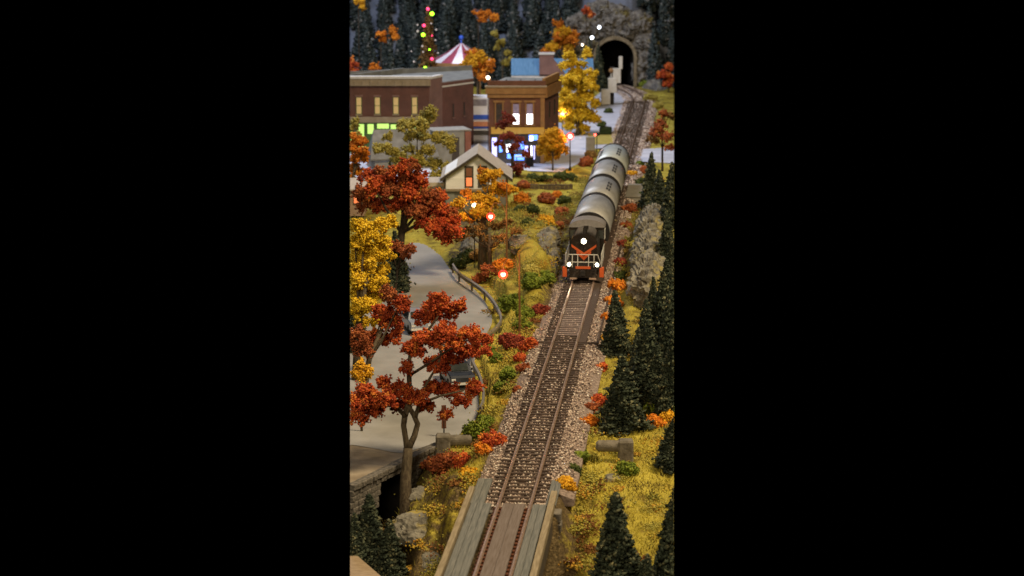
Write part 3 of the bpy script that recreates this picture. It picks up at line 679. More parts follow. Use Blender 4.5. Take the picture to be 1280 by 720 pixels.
# bushes
BUSH = [
 (598, 538, 15, GREEN, 'green bush on the slope above the pipe block', 1), (609, 528, 10, GREEN, 'smaller green bush behind the bright green one near the road bend', 1),
 (617, 552, 13, RED, 'red bush beside the ballast above the bridge', 1), (605, 562, 9, ORANGE, 'orange bush leaning on the red bush above the bridge', 1),
 (555, 578, 16, RUST, 'large rust red bush in front of the left pipe block', 1), (578, 575, 9, RED, 'small red bush right of the large rusty bush', 1), (536, 580, 8, RUST, 'low rusty bush beside the forked tree trunk', 1),
 (586, 591, 9, GOLD, 'golden bush at the top left corner of the bridge deck', 1),
 (640, 427, 11, MAROON, 'dark red bush at the foot of the tall thin pole', 1), (661, 431, 9, RED, 'red bush just right of the thin pole foot', 1),
 (640, 378, 11, GREEN, 'green bush left of the thin pole at mid slope', 1), (655, 390, 10, GREEN, 'green bush right of the thin pole above the dark red one', 1), (654, 405, 8, GREEN, 'lowest green bush right of the thin pole', 1), (630, 385, 7, GREEN, 'small green bush by the guard rail bend', 1),
 (677, 387, 9, MAROON, 'small dark red bush at the ballast edge ahead of the engine', 1),
 (651, 447, 6, RED, 'little orange red bush below the pole', 1), (653, 461, 6, RUST, 'lower little rust bush below the pole', 1),
 (637, 468, 9, GREEN, 'green bush beside the little rust bush', 1), (627, 484, 8, GREEN, 'lowest green bush on the yellow bank', 1), (620, 447, 7, GREEN, 'green bush near the tip of the red tree', 1), (608, 437, 7, GREEN, 'green bush between guard rail and red tree', 1),
 (646, 488, 4, RUST, 'tiny rust bush on the ballast edge', 1),
 (735, 526, 9, ORANGE, 'bright orange bush right of the ballast', 1), (747, 500, 8, RED, 'red bush beneath the front fir tree', 1), (741, 510, 7, RUST, 'rust bush between the red and the bright orange bush', 1), (750, 459, 6, RED, 'red bush beside the second fir', 1),
 (764, 398, 9, ORANGE, 'orange bush left of the slim fir', 1), (771, 358, 9, ORANGE, 'orange bush behind the slim fir top', 1), (760, 425, 8, GOLD, 'small golden bush by the ballast under the slim fir', 1), (767, 378, 8, ORANGE, 'middle orange bush behind the slim fir', 1),
 (727, 572, 8, GREEN, 'green bush left of the right pipe block', 1), (718, 588, 7, DGREEN, 'low dark green bush by the ballast near the bridge', 1), (705, 606, 10, GOLD, 'golden bush at the top right corner of the bridge', 1),
 (785, 585, 11, GREEN, 'green bush at the foot of the right pipe block', 1), (818, 527, 9, ORANGE, 'orange bush near the right edge under the firs', 1), (834, 522, 9, GOLD, 'golden bush at the right edge under the firs', 1), (820, 508, 10, GREEN, 'light green bush above the orange one at right', 1), (838, 512, 6, GREEN, 'small green bush at the right edge', 1),
 (612, 342, 10, RUST, 'rust bush behind the lower red lamp', 1), (628, 334, 11, ORANGE, 'orange bush glowing around the lower red lamp', 1), (600, 348, 6, RUST, 'small rust bush by the guard rail start', 1),
 (668, 352, 10, GREEN, 'green bush at the foot of the left rock', 1), (682, 346, 8, GREEN, 'green bush beside the engine at left', 1), (664, 338, 8, OLIVE, 'olive bush on the rock slope', 1),
 (683, 278, 8, GOLD, 'golden bush on top of the left rock', 1), (660, 280, 7, DGREEN, 'dark green bush on top of the left rock', 1), (667, 262, 7, DGREEN, 'dark green bush under the retaining fence', 1), (650, 262, 5, DGREEN, 'small dark green bush behind the thin pole', 1),
 (655, 249, 8, ORANGE, 'orange bush below the brown fence', 1), (684, 248, 8, RUST, 'rust orange bush below the brown fence end', 1), (696, 243, 5, ORANGE, 'small orange bush at the end of the brown fence', 1),
 (703, 265, 6, RUST, 'rust bush in the cutting left of the train', 1), (706, 250, 6, DGREEN, 'dark green bush in the cutting left of the train', 1), (697, 282, 5, RUST, 'low rust bush beside the engine cab', 1),
 (585, 322, 10, DGREEN, 'dark olive bush at the start of the guard rail', 1), (572, 330, 7, DGREEN, 'small dark olive bush by the road bend', 1), (600, 318, 8, BROWNF, 'brown bush among the rocks under the golden tree', 1),
 (776, 345, 6, DGREEN, 'dark green bush in the ditch right of the engine', 1), (774, 330, 6, MAROON, 'dark red bush in the ditch right of the engine', 1), (779, 305, 6, MAROON, 'dark red bush along the foot of the right rock', 1), (783, 283, 6, RUST, 'rust bush along the upper foot of the right rock', 1), (787, 262, 7, RUST, 'rust orange bush above the right rock', 1),
 (803, 228, 6, DGREEN, 'green bush left of the upper right firs', 1), (806, 213, 5, RUST, 'small red bush beside the crossing at right', 1), (800, 245, 5, GREEN, 'green bush beside the grey lineside box', 1),
 (733, 203, 7, RUST, 'rusty patch bush left of the last hopper car', 1), (739, 193, 5, BROWNF, 'brown bush behind the last hopper car', 1),
 (668, 222, 6, DGREEN, 'dark green hedge bush below the golden round tree', 1), (682, 223, 6, DGREEN, 'dark hedge bush left of the street lamp', 1), (700, 221, 6, DGREEN, 'dark hedge bush at the foot of the street lamp', 1), (715, 222, 5, DGREEN, 'small dark hedge bush right of the street lamp', 1), (655, 231, 6, RUST, 'rust bush at the left end of the hedge bushes', 1),
 (555, 197, 9, GOLD, 'golden round bush behind the olive tree', 1),
 (761, 139, 4, DGREEN, 'dark bush in the far street by the stepped blocks', 1), (752, 156, 4, DGREEN, 'dark bush by the clipped hedge', 1),
 (813, 122, 7, OLIVE, 'pale olive bush near the tunnel right', 1), (822, 132, 6, OLIVE, 'olive bush beside the far track', 1), (806, 104, 5, GREEN, 'low green bush at the right foot of the tunnel', 1),
 (790, 218, 4, GOLD, 'tiny golden bush by the track crossing', 1), (800, 205, 4, GREEN, 'tiny green bush by the track crossing', 1),
]
for i_, (x, y, r, m_, lab, _) in enumerate(BUSH):
    g = on_ground(x, y + r * .7); d = depth(g); rw_ = r * 1.25 * d / FPX; rng = np.random.default_rng(900 + i_)
    o = empty('bush', tuple(g), 0, lab, 'bush')
    bl = [(g.x + rng.uniform(-.55, .55) * rw_, g.y + rng.uniform(-.4, .4) * rw_, g.z + rw_ * rng.uniform(.2, .75), rw_ * rng.uniform(.5, .75)) for _ in range(7)]
    fine = .07 if d < 140 else .09
    foliage('leaves', bl, m_, o, 22, fine, max(.16, rw_ * .32), 1.0, 900 + i_)
    ch = [c_ for c_ in o.children]
    if not ch: bpy.data.objects.remove(o); continue
    limb(o, [g - Vector((0, 0, .15)), g + Vector((.02, 0, rw_ * .4))], [.04, .03], 'stem', BARKD)

# low mixed ground cover
UNDER = tintmat('undergrowth_mix', [(0, (.12, .035, .014)), (.22, (.24, .11, .03)), (.4, (.15, .15, .03)), (.6, (.34, .30, .06)), (.8, (.48, .36, .05)), (1, (.50, .22, .03))])
rg_ = np.random.default_rng(33); pts_, tn_, sz_ = [], [], []
nu = 3600
uu = rg_.uniform(XL, XR, nu); vv = 215 + 560 * rg_.random(nu)
d_ = HC * FPX / (math.cos(TH) * (vv + 172)); X_ = (uu - 640) / FPX * d_; Y_ = (d_ - HC * math.sin(TH)) / math.cos(TH)
Z_, S_ = ground(X_, Y_); Sg, _, _ = track_dist(X_, Y_)
bx_ = 2.4 * np.exp(-((uu - 670) / 55) ** 2 - ((vv - 275) / 45) ** 2) + 1.0 * np.exp(-((uu - 560) / 60) ** 2 - ((vv - 650) / 50) ** 2) + .8 * np.exp(-((np.abs(Sg) - 2.6) / .5) ** 2) + .25
clus = np.array([noise.noise(Vector((a_ * .8, b_ * .35, 9))) for a_, b_ in zip(X_, Y_)])
kp = ~(inpoly(X_, Y_, ROAD) | inpoly(X_, Y_, SHOULDER) | inpoly(X_, Y_, PAVE) | inpoly(X_, Y_, CROSS)) & ((Sg < -2.2) | (Sg > 2.5)) & (rg_.random(nu) < bx_ * (.5 + clus))
for x_, y_, z_, v_ in zip(X_[kp], Y_[kp], Z_[kp], vv[kp]):
    k_ = int(rg_.integers(60, 190)); r_ = rg_.uniform(.14, .42) * (1.35 if v_ < 360 else 1)
    q_ = rg_.normal(0, 1, (k_, 3)) * np.array([r_, r_ * 1.3, r_ * .28]) + np.array([x_, y_, z_ + r_ * .2]); q_[:, 2] = np.maximum(q_[:, 2], z_ - .03)
    pts_.append(q_); tn_.append(np.clip(rg_.choice([.15, .3, .42, .6, .6, .65, .78, .9]) + rg_.normal(0, .06, k_), 0, 1))
p_ = np.concatenate(pts_); t_ = np.concatenate(tn_); kk = cull(p_, .06); p_, t_ = p_[kk], t_[kk]
v, f = tets(p_, .055 * rg_.uniform(.6, 1.4, len(p_)), rg_, 1.4)
o = npmesh('undergrowth', v, f, UNDER, tint=np.repeat(t_, 4)); tag(o, 'low rust, olive and gold ground cover scattered over the banks', kind='stuff')

# ------------------------------------------------------------------ conifers (unit height 1, base radius 1)
def conifer_mesh(name, n, gran, seed, h, r):
    rng = np.random.default_rng(seed)
    lev = 13; t = 1 - np.sqrt(rng.uniform(0.0004, 1, n)); t = .04 + t * .96
    a = rng.uniform(0, 6.283, n)
    ph = rng.uniform(0, 6.28, 6)
    wob = 1 + .22 * np.sin(3 * a + ph[0] + t * 9) + .12 * np.sin(5 * a + ph[1] - t * 17) + .10 * np.sin(2 * a + ph[2] + 31 * t)
    saw = 1 - .42 * ((t * lev + .15 * np.sin(a * 2 + ph[3])) % 1.0)
    R = r * (1 - t) ** .92 * wob * saw + .03 * r
    q = rng.uniform(.25, 1, n) ** .6 * np.where(rng.random(n) < .12, 1.18, 1.0)
    x, y = np.cos(a) * R * q, np.sin(a) * R * q; z = t * h - q * R * .18
    v, f = tets(np.stack([x, y, z], 1), gran * rng.uniform(.6, 1.5, n), rng, 1.9)
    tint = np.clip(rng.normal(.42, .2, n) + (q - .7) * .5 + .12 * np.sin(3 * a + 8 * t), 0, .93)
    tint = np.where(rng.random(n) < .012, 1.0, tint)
    return v, f, np.repeat(tint, 4)
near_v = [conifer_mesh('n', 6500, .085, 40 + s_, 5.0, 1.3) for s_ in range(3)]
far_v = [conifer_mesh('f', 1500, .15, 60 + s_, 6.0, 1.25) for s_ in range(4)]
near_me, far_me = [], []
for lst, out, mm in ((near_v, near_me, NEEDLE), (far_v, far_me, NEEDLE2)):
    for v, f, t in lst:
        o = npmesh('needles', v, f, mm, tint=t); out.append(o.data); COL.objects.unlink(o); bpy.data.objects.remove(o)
trk = MB().tube([(0, 0, -.3), (0, 0, 2), (0, 0, 4.6)], [.09, .07, .02], 6).build('trunk', BARKD); trk_me = trk.data; COL.objects.unlink(trk); bpy.data.objects.remove(trk)
def conifer(tipx, tipy, basey, hw, label, group=None, far=False, k=0, base=None):
    g = on_ground(tipx, basey) if base is None else base
    d = depth(g); H = (basey - tipy) * d / FPX / math.cos(TH) if base is None else tipy
    Rr = hw * (1.0 if far else 1.22) * d / FPX
    t = empty('fir_tree', tuple(g), random.uniform(0, 6), label, 'fir tree', group); t.rotation_euler = (random.uniform(-.05, .05), random.uniform(-.05, .05), t.rotation_euler[2])
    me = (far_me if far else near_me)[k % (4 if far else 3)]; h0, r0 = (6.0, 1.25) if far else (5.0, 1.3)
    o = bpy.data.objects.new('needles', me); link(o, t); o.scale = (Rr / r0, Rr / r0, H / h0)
    o2 = bpy.data.objects.new('trunk', trk_me); link(o2, t); o2.scale = (1, 1, H / 5.0)
    return t
NC = [(772, 362, 446, 19, 'slim dark fir tree closest to the ballast right of the track'), (806, 373, 458, 17, 'dark fir behind the slim fir, below the right rock'),
      (807, 398, 505, 24, 'broad fir between the slim fir and the right edge'), (780, 441, 537, 27, 'wide dark fir standing over the red and orange bushes'),
      (828, 323, 440, 22, 'tall fir growing in front of the right rock'), (838, 365, 490, 24, 'dark fir at the right edge below the tall one'), (840, 410, 520, 20, 'lower dark fir at the right edge above the golden bush'), (822, 430, 510, 20, 'fir behind the light green bush at right'),
      (842, 520, 585, 22, 'dark fir at the right edge beside the pipe block'), (771, 612, 750, 34, 'nearest fir in the yellow grass at bottom right'), (842, 598, 745, 30, 'nearest fir at the bottom right corner'), (806, 690, 765, 18, 'short fir between the two nearest right firs'),
      (812, 190, 262, 13, 'pointed fir above the right rock, left of three'), (825, 214, 272, 13, 'middle fir of three above the right rock'), (838, 205, 290, 15, 'right fir of three above the right rock'), (835, 262, 330, 12, 'small fir on top of the right rock'),
      (465, 614, 728, 30, 'dark fir in the gully at bottom left'), (486, 645, 742, 24, 'smaller dark fir beside the gully rock'), (445, 640, 735, 22, 'dark fir at the left edge in the gully'),
      (497, 288, 364, 16, 'ragged dark fir beside the top of the road'), (484, 300, 372, 13, 'dark fir behind the yellow tree'), (446, 142, 178, 6, 'small dark fir in front of the green shopfront'), (510, 177, 192, 5, 'tiny dark fir left of the olive tree trunk'), (488, 196, 236, 6, 'small slim fir above the wide red tree'),
      (749, 57, 114, 10, 'dark green fir left of the tunnel mouth'), (739, 38, 100, 7, 'thin fir below the white lamps by the tunnel'), (443, 370, 440, 16, 'dark fir behind the yellow tree at the left edge'),
      (795, 408, 484, 13, 'narrow fir wedged between the slim fir and the broad fir'), (816, 345, 428, 13, 'narrow fir at the lower end of the right rock'), (841, 296, 384, 15, 'dark fir at the right edge beside the right rock')]
for i_, q in enumerate(NC): conifer(*q, k=i_)
# hillside firs
HP = P(768, 108, ZT)
cntf = 0; rr = random.Random(5)
rows = 0
for rowy in np.arange(YP - 1.5, YP + 30, 3.6):
    span = 21.5 * rowy / 258
    xx = -span + rr.uniform(0, 1.5)
    while xx < span:
        x_, y_ = xx + rr.uniform(-.4, .4), rowy + rr.uniform(-1, 1); xx += rr.uniform(2.1, 4.2)
        if abs(x_ - HP.x) < 3.6 + (1.2 if x_ < HP.x else 0) and y_ < YP + 7: continue
        if y_ < YP + 3 and x_ > HP.x - 12 and x_ < HP.x: continue
        z_ = gz(x_, y_); H_ = rr.uniform(4.5, 9.0)
        g = Vector((x_, y_, z_)); d = depth(g)
        sx = 640 + FPX * x_ / d
        if sx < XL - 12 or sx > XR + 12: continue
        sy = 360 - FPX * (g - CC + Vector((0, 0, H_))).dot(CU) / d
        if sy < -90: continue
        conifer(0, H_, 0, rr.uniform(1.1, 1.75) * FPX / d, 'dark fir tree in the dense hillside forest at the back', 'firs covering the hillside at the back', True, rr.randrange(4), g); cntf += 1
print('hill firs', cntf)
for bl, m_, lab, dd in (([(598, 17, 4), (603, 24, 4), (611, 20, 5), (618, 22, 4)], ORANGE, 'orange red tree glowing among the hillside firs', 262), ([(476, 42, 4), (478, 50, 3), (490, 40, 5), (494, 46, 3)], ORANGE, 'orange tree among the firs left of the christmas tree', 258),
                        ([(466, 84, 4), (471, 87, 3)], ORANGE, 'small orange tree just above the brick block roof', 246), ([(440, 80, 6), (441, 90, 5)], RED, 'red orange tree at the left edge above the brick block roof', 246), ([(448, 4, 5), (452, 10, 3)], GOLD, 'faint golden tree in the top left corner of the forest', 268), ([(733, 14, 4), (738, 18, 3)], RED, 'small red shrub tree on the rock above the tunnel', 264)):
    p = W(bl[0][0], bl[0][1] + 14, dd); zz = gz(p.x, p.y); 
    t = empty('orange_tree', (p.x, p.y, zz), 0, lab, 'tree'); foliage('crown', pxblobs(bl, dd, np.random.default_rng(dd), .5), m_, t, 22, .13, .4, 1.0, dd)
    e = W(bl[0][0], bl[0][1], dd); limb(t, [(p.x, p.y, min(zz, e.z) - .2), tuple(e)], [.1, .05], 'trunk', BARKD)

# ------------------------------------------------------------------ rocks
def rockmesh(name, cen, rad, m_, parent=None, sub=5, amp=.35, freq=.8, seed=0.0, rot=0.0, cutz=None):
    bm = bmesh.new(); bmesh.ops.create_icosphere(bm, subdivisions=sub, radius=1)
    R = Matrix.Rotation(rot, 3, 'Z')
    for v in bm.verts:
        n = v.co.copy(); q = Vector((n.x * rad[0], n.y * rad[1], n.z * rad[2]))
        s_ = q * freq + Vector((seed, seed * 2.1, -seed))
        rg = lambda f_: 1 - abs(noise.noise(s_ * f_ + Vector((f_, 0, 0)))) * 2.6
        h = amp * (rg(.9) * .55 + rg(2.1) * .38 + rg(4.7) * .24 + noise.noise(s_ * 9) * .18 - .25)
        step_ = math.floor((q.z + noise.noise(s_ * .6) * .5) / .45) * .45
        q2 = q + n * h; q2.z = q2.z * .75 + step_ * .25
        v.co = R @ q2
    me = bpy.data.meshes.new(name); bm.to_mesh(me); bm.free(); me.materials.append(m_)
    o = bpy.data.objects.new(name, me); link(o, parent); o.location = cen; return o
def rockmat(name, dark, light, moss):
    m, nt, b = nodes_of(name); b.inputs['Roughness'].default_value = .95; b.inputs['Specular IOR Level'].default_value = .1
    tc = nt.nodes.new('ShaderNodeTexCoord'); n = nt.nodes.new('ShaderNodeTexNoise'); n.inputs['Scale'].default_value = 1.6; n.inputs['Detail'].default_value = 10; n.inputs['Roughness'].default_value = .65
    nt.links.new(tc.outputs['Object'], n.inputs[0]); r = nt.nodes.new('ShaderNodeValToRGB'); r.color_ramp.elements[0].position = .35; r.color_ramp.elements[1].position = .62
    r.color_ramp.elements[0].color = rgba(dark); r.color_ramp.elements[1].color = rgba(light); nt.links.new(n.outputs[0], r.inputs[0])
    n2 = nt.nodes.new('ShaderNodeTexNoise'); n2.inputs['Scale'].default_value = .8; n2.inputs['Detail'].default_value = 6; nt.links.new(tc.outputs['Object'], n2.inputs[0])
    r2 = nt.nodes.new('ShaderNodeValToRGB'); r2.color_ramp.elements[0].position = .56; r2.color_ramp.elements[1].position = .66
    nt.links.new(n2.outputs[0], r2.inputs[0]); mx = nt.nodes.new('ShaderNodeMix'); mx.data_type = 'RGBA'
    nt.links.new(r2.outputs[0], mx.inputs[0]); nt.links.new(r.outputs[0], mx.inputs[6]); mx.inputs[7].default_value = rgba(moss); nt.links.new(mx.outputs[2], b.inputs['Base Color'])
    bp = nt.nodes.new('ShaderNodeBump'); bp.inputs['Strength'].default_value = .8; bp.inputs['Distance'].default_value = .15; nt.links.new(n.outputs[0], bp.inputs['Height']); nt.links.new(bp.outputs[0], b.inputs['Normal'])
    return m
ROCKR = rockmat('tan_rock', (.06, .05, .035), (.31, .285, .22), (.30, .25, .09))
ROCKL = rockmat('grey_rock', (.09, .08, .06), (.27, .25, .20), (.33, .26, .07))
ROCKT = rockmat('portal_rock', (.05, .045, .04), (.24, .22, .19), (.17, .14, .05))
def rock(px, py, rad, m_, label, **kw):
    g = on_ground(px, py); o = rockmesh('rock', tuple(g), rad, m_, **kw); return tag(o, label, 'rock')
ta = math.atan2(tdir(300).y, tdir(300).x) - math.pi / 2
rock(813, 354, (1.2, 5.0, 1.7), ROCKR, 'craggy tan rock face right of the track, nearest section', seed=3.3, rot=ta, amp=.6)
rock(812, 322, (1.0, 5.6, 1.6), ROCKR, 'craggy tan rock face right of the track, middle section', seed=7.1, rot=ta, amp=.6)
rock(815, 290, (1.0, 6.2, 1.7), ROCKR, 'paler craggy rock face right of the track, farthest section', seed=11.7, rot=ta, amp=.6)
rock(691, 338, (.5, 5.0, 1.3), ROCKL, 'grey rock face at the left of the engine', seed=5.2, rot=ta, amp=.35)
rock(684, 302, (.7, 3.6, .9), ROCKL, 'grey rock hump above the left of the engine', seed=9.4, rot=ta, amp=.4)
rock(650, 306, (.8, 1.8, .6), ROCKL, 'low brown grey rock behind the thin pole', seed=2.4, amp=.4)
rock(590, 312, (.9, 1.5, .9), ROCKL, 'small rock under the golden tree', seed=6.4, amp=.3, sub=4)
rock(520, 662, (1.15, 1.6, .65), ROCKL, 'mossy grey boulder in the gully left of the bridge', seed=13.2, amp=.35)
rock(540, 684, (.6, .9, .5), ROCKL, 'grey boulder at the lower end of the mossy boulder', seed=15.2, amp=.3, sub=4)
rock(528, 618, (.7, .8, .3), ROCKL, 'brown low rock on the bank beside the culvert', seed=17.2, amp=.3, sub=4)
rock(820, 112, (1.6, 2.0, 1.3), ROCKT, 'pale grey rock by the right red tree near the tunnel', seed=19.1, amp=.4, sub=4)
rock(766, 598, (.4, .5, .2), ROCKL, 'small dark stone near the right pipe block', seed=21.1, amp=.1, sub=3)

# ------------------------------------------------------------------ tunnel portal
pt = empty('tunnel_portal', (HP.x, HP.y, ZT), 0, 'rocky tunnel portal with a dark arched mouth at the end of the track', 'tunnel portal')
PORT = mat('portal_stone', (.12, .095, .055), (.24, .19, .12), 2.2, .95, bump=.6)
hw_, hs = 2.45, 3.7
ar = [(math.cos(t) * hw_, hs + hw_ * .95 * math.sin(t)) for t in np.linspace(0, math.pi, 17)]
inn = [(hw_, 0)] + ar + [(-hw_, 0)]
out_ = [(x * 1.16, z * 1.0 if z == 0 else (hs + (z - hs) * 1.18 + .06)) for x, z in inn]
mb = MB()
for q in range(len(inn) - 1):
    a0, a1, b0, b1 = inn[q], inn[q + 1], out_[q], out_[q + 1]
    mb.extr([(a0[0], -.5, a0[1]), (a1[0], -.5, a1[1]), (b1[0], -.5, b1[1]), (b0[0], -.5, b0[1])], (0, .9, 0))
mb.build('arch_ring', PORT, pt)
mb = MB()
for q in range(len(inn) - 1): mb.poly([(inn[q][0], .3, inn[q][1]), (inn[q + 1][0], .3, inn[q + 1][1]), (inn[q + 1][0] - 1, 9, inn[q + 1][1]), (inn[q][0] - 1, 9, inn[q][1])])
mb.poly([(x - 1, 9, z) for x, z in inn]); mb.build('tunnel_bore', BLACKM, pt)
for i_, (x, z, r, sd) in enumerate([(-3.9, 1.6, (1.5, 1.4, 2.4), 1.0), (-3.8, 5.0, (1.5, 1.2, 1.7), 2.0), (-1.7, 7.6, (2.2, 1.3, 1.3), 3.0), (1.4, 7.4, (2.1, 1.3, 1.2), 4.0), (3.9, 5.4, (1.4, 1.2, 1.8), 5.0), (4.1, 2.0, (1.5, 1.4, 2.6), 6.0), (-4.3, 8.0, (1.7, 1.2, 1.4), 8.0), (-2.0, 9.6, (1.6, 1.2, 1.3), 9.0), (-5.9, 6.4, (1.2, 1.2, 1.1), 10.0), (-.3, 8.9, (2.6, 1.5, 1.5), 11.0), (2.8, 8.2, (1.8, 1.3, 1.3), 12.0)]):
    rockmesh('rock', (x, .9, z), r, ROCKT, pt, sub=5, amp=.7, seed=20 + sd)

# ------------------------------------------------------------------ loco
BLK = mat('loco_black', (.012, .010, .008), (.024, .018, .012), 2, .16, .0, spec=.6)
ORG = mat('loco_orange', (.55, .09, .02), (.62, .12, .03), 3, .4)
WHT = mat('white_paint', (.62, .60, .54), (.72, .70, .64), 4, .5)
GRYR = mat('cab_roof_grey', (.26, .24, .22), (.34, .31, .29), 3, .35, .3)
GLS = mat('dark_glass', (.03, .035, .035), (.05, .055, .05), 2, .05, spec=.9)
UND = mat('underframe', (.015, .013, .012), (.03, .026, .022), 3, .8)
TANS = mat('step_tan', (.30, .20, .14), (.40, .28, .2), 3, .7)
HL = emat('headlamp_glow', (1, .90, .62), 12)
li = track_at(147.2)
ldir = tdir(li); lang = math.atan2(ldir.y, ldir.x) - math.pi / 2
loco_scale = (.88, .92, .96)
loco = empty('locomotive', tuple(tpoint(li, 0, 0)), lang, 'black switcher locomotive with orange chevrons and three bright headlights', 'locomotive')
hood = MB().box((-.95, .75, .9), (.95, 5.0, 3.0)); 
mb = MB(); ht = [(-1.04, 1.05), (-1.04, 2.65), (-.98, 2.86), (-.85, 3.04), (-.62, 3.17), (-.32, 3.25), (0, 3.28), (.32, 3.25), (.62, 3.17), (.85, 3.04), (.98, 2.86), (1.04, 2.65), (1.04, 1.05)]
mb.extr([(x, .8, z) for x, z in ht], (0, 3.7, 0)); hood = mb.build('hood', BLK, loco)
ch = MB()
def chev(zc, hwid, th, drop, y):
    n_ = 1
    for sg in (-1, 1):
        ch.extr([(sg * hwid, y, zc), (0, y, zc - drop), (0, y, zc - drop - th), (sg * hwid, y, zc - th * .8)], (0, -.02, 0))
chev(2.52, .96, .22, .60, .79); 
ch.build('chevron', ORG, loco)
ch = MB(); chev(2.06, .56, .26, .42, .785); ch.build('chevron', ORG, loco)
mb = MB().tube([(0, .80, 2.78), (0, .62, 2.78)], .24, 14); hl = mb.build('headlight', BLK, loco); MB().tube([(0, .625, 2.78), (0, .60, 2.78)], .19, 14).build('lens', HL, hl)
MB().box((-1.42, 0, .85), (1.42, 7.0, 1.02)).build('deck', BLK, loco, bevel=.01)
MB().box((-1.05, -.05, .25), (1.05, .02, .86)).build('pilot', BLK, loco)
for sg in (-1, 1):
    MB().box((sg * 1.43 - .17, -.06, .30), (sg * 1.43 + .17, .5, .98)).build('step_well', ORG, loco, bevel=.02)
    MB().box((sg * .75 - .28, -.16, .14), (sg * .75 + .28, -.04, .26)).build('foot_board', TANS, loco, bevel=.01)
    MB().tube([(sg * 1.08, -.02, 1.22), (sg * 1.08, -.14, 1.22)], .17, 12).build('ditch_light', BLK, loco)
    MB().tube([(sg * 1.08, -.145, 1.22), (sg * 1.08, -.16, 1.22)], .14, 12).build('lens', HL, loco)
pl = MB().box((-.58, -.08, .90), (.58, -.02, 1.08)).build('number_plate', ORG, loco)
cp = MB().box((-.14, -.45, .55), (.14, 0, .8)); cp.box((-.2, -.62, .5), (.2, -.4, .85)); cp.build('coupler', UND, loco, bevel=.02)
def rod(name, a, b_, r=.025, par=loco, m_=WHT): return MB().tube([a, b_], r, 6).build(name, m_, par)
for z in (1.92, 1.38): rod('handrail', (-1.12, -.02, z), (1.12, -.02, z), .03)
for x in (-.84, -.42, .42, .84): rod('rail_post', (x, -.02, 1.0), (x, -.02, 1.92), .03)
for sg in (-1, 1):
    rod('handrail', (sg * 1.12, -.02, 1.92), (sg * 1.42, .3, 1.0), .03)
    rod('handrail', (sg * 1.38, .4, 1.9), (sg * 1.38, 5, 1.9), .03)
    for y in (.4, 1.6, 2.8, 4.0): rod('rail_post', (sg * 1.38, y, 1.0), (sg * 1.38, y, 1.9), .025)
    for y in (1.4, 2.3, 3.2): MB().box((sg * 1.05 - .012, y, 1.3), (sg * 1.05 + .012, y + .7, 2.6)).build('hood_door', mat('door_black', (.03, .026, .022)) if 'door_black' not in MATS else MATS['door_black'], loco)
cabp = [(-1.38, 1.0), (-1.38, 3.15), (1.38, 3.15), (1.38, 1.0)]
mb = MB().extr([(x, 4.5, z) for x, z in cabp], (0, 2.2, 0)); mb.build('cab', BLK, loco)
rp = [(1.45 * math.sin(t), 3.10 + .62 * math.cos(t) ** 1.0) for t in np.linspace(-1.5, 1.5, 15)]
mb = MB().extr([(x, 4.6, z) for x, z in rp], (0, 1.9, 0)); mb.build('cab_roof', GRYR, loco)
for sg in (-1, 1):
    MB().box((sg * 1.12 - .2, 4.46, 2.35), (sg * 1.12 + .2, 4.5, 2.95)).build('cab_window', GLS, loco)
    MB().box((sg * 1.385 - .02, 5.0, 2.2), (sg * 1.385 + .02, 6.1, 2.9)).build('cab_window', WHT, loco)
MB().tube([(0, 2.2, 3.2), (0, 2.2, 3.5)], .16, 10).build('exhaust_stack', BLK, loco); MB().tube([(0, 3.6, 3.2), (0, 3.6, 3.42)], .2, 10).build('exhaust_stack', BLK, loco)
def wheelset(par, y, name='wheel'):
    for sg in (-1, 1): MB().tube([(sg * .78, y, .46), (sg * .66, y, .46)], .46, 18).build(name, UND, par)
for y in (1.2, 2.9, 5.0, 6.4): wheelset(loco, y)
loco.scale = loco_scale
for sg in (-1, 1): MB().box((sg * 1.0 - .08, .8, .35), (sg * 1.0 + .08, 3.4, .75)).build('truck_frame', UND, loco, bevel=.03); MB().box((sg * 1.0 - .08, 4.6, .35), (sg * 1.0 + .08, 6.8, .75)).build('truck_frame', UND, loco, bevel=.03)
for x in (-1.08, 1.08, 0):
    l = bpy.data.lights.new('headlight_beam', 'SPOT'); l.energy = 60; l.color = (1, .85, .6); l.spot_size = 1.2; l.spot_blend = 1; l.shadow_soft_size = .1
    o = bpy.data.objects.new('headlight_beam', l); link(o, loco); o.location = (x, -.2, 1.22 if x else 2.78); o.rotation_euler = (math.radians(-72), 0, 0) if False else (math.radians(78), 0, math.pi)

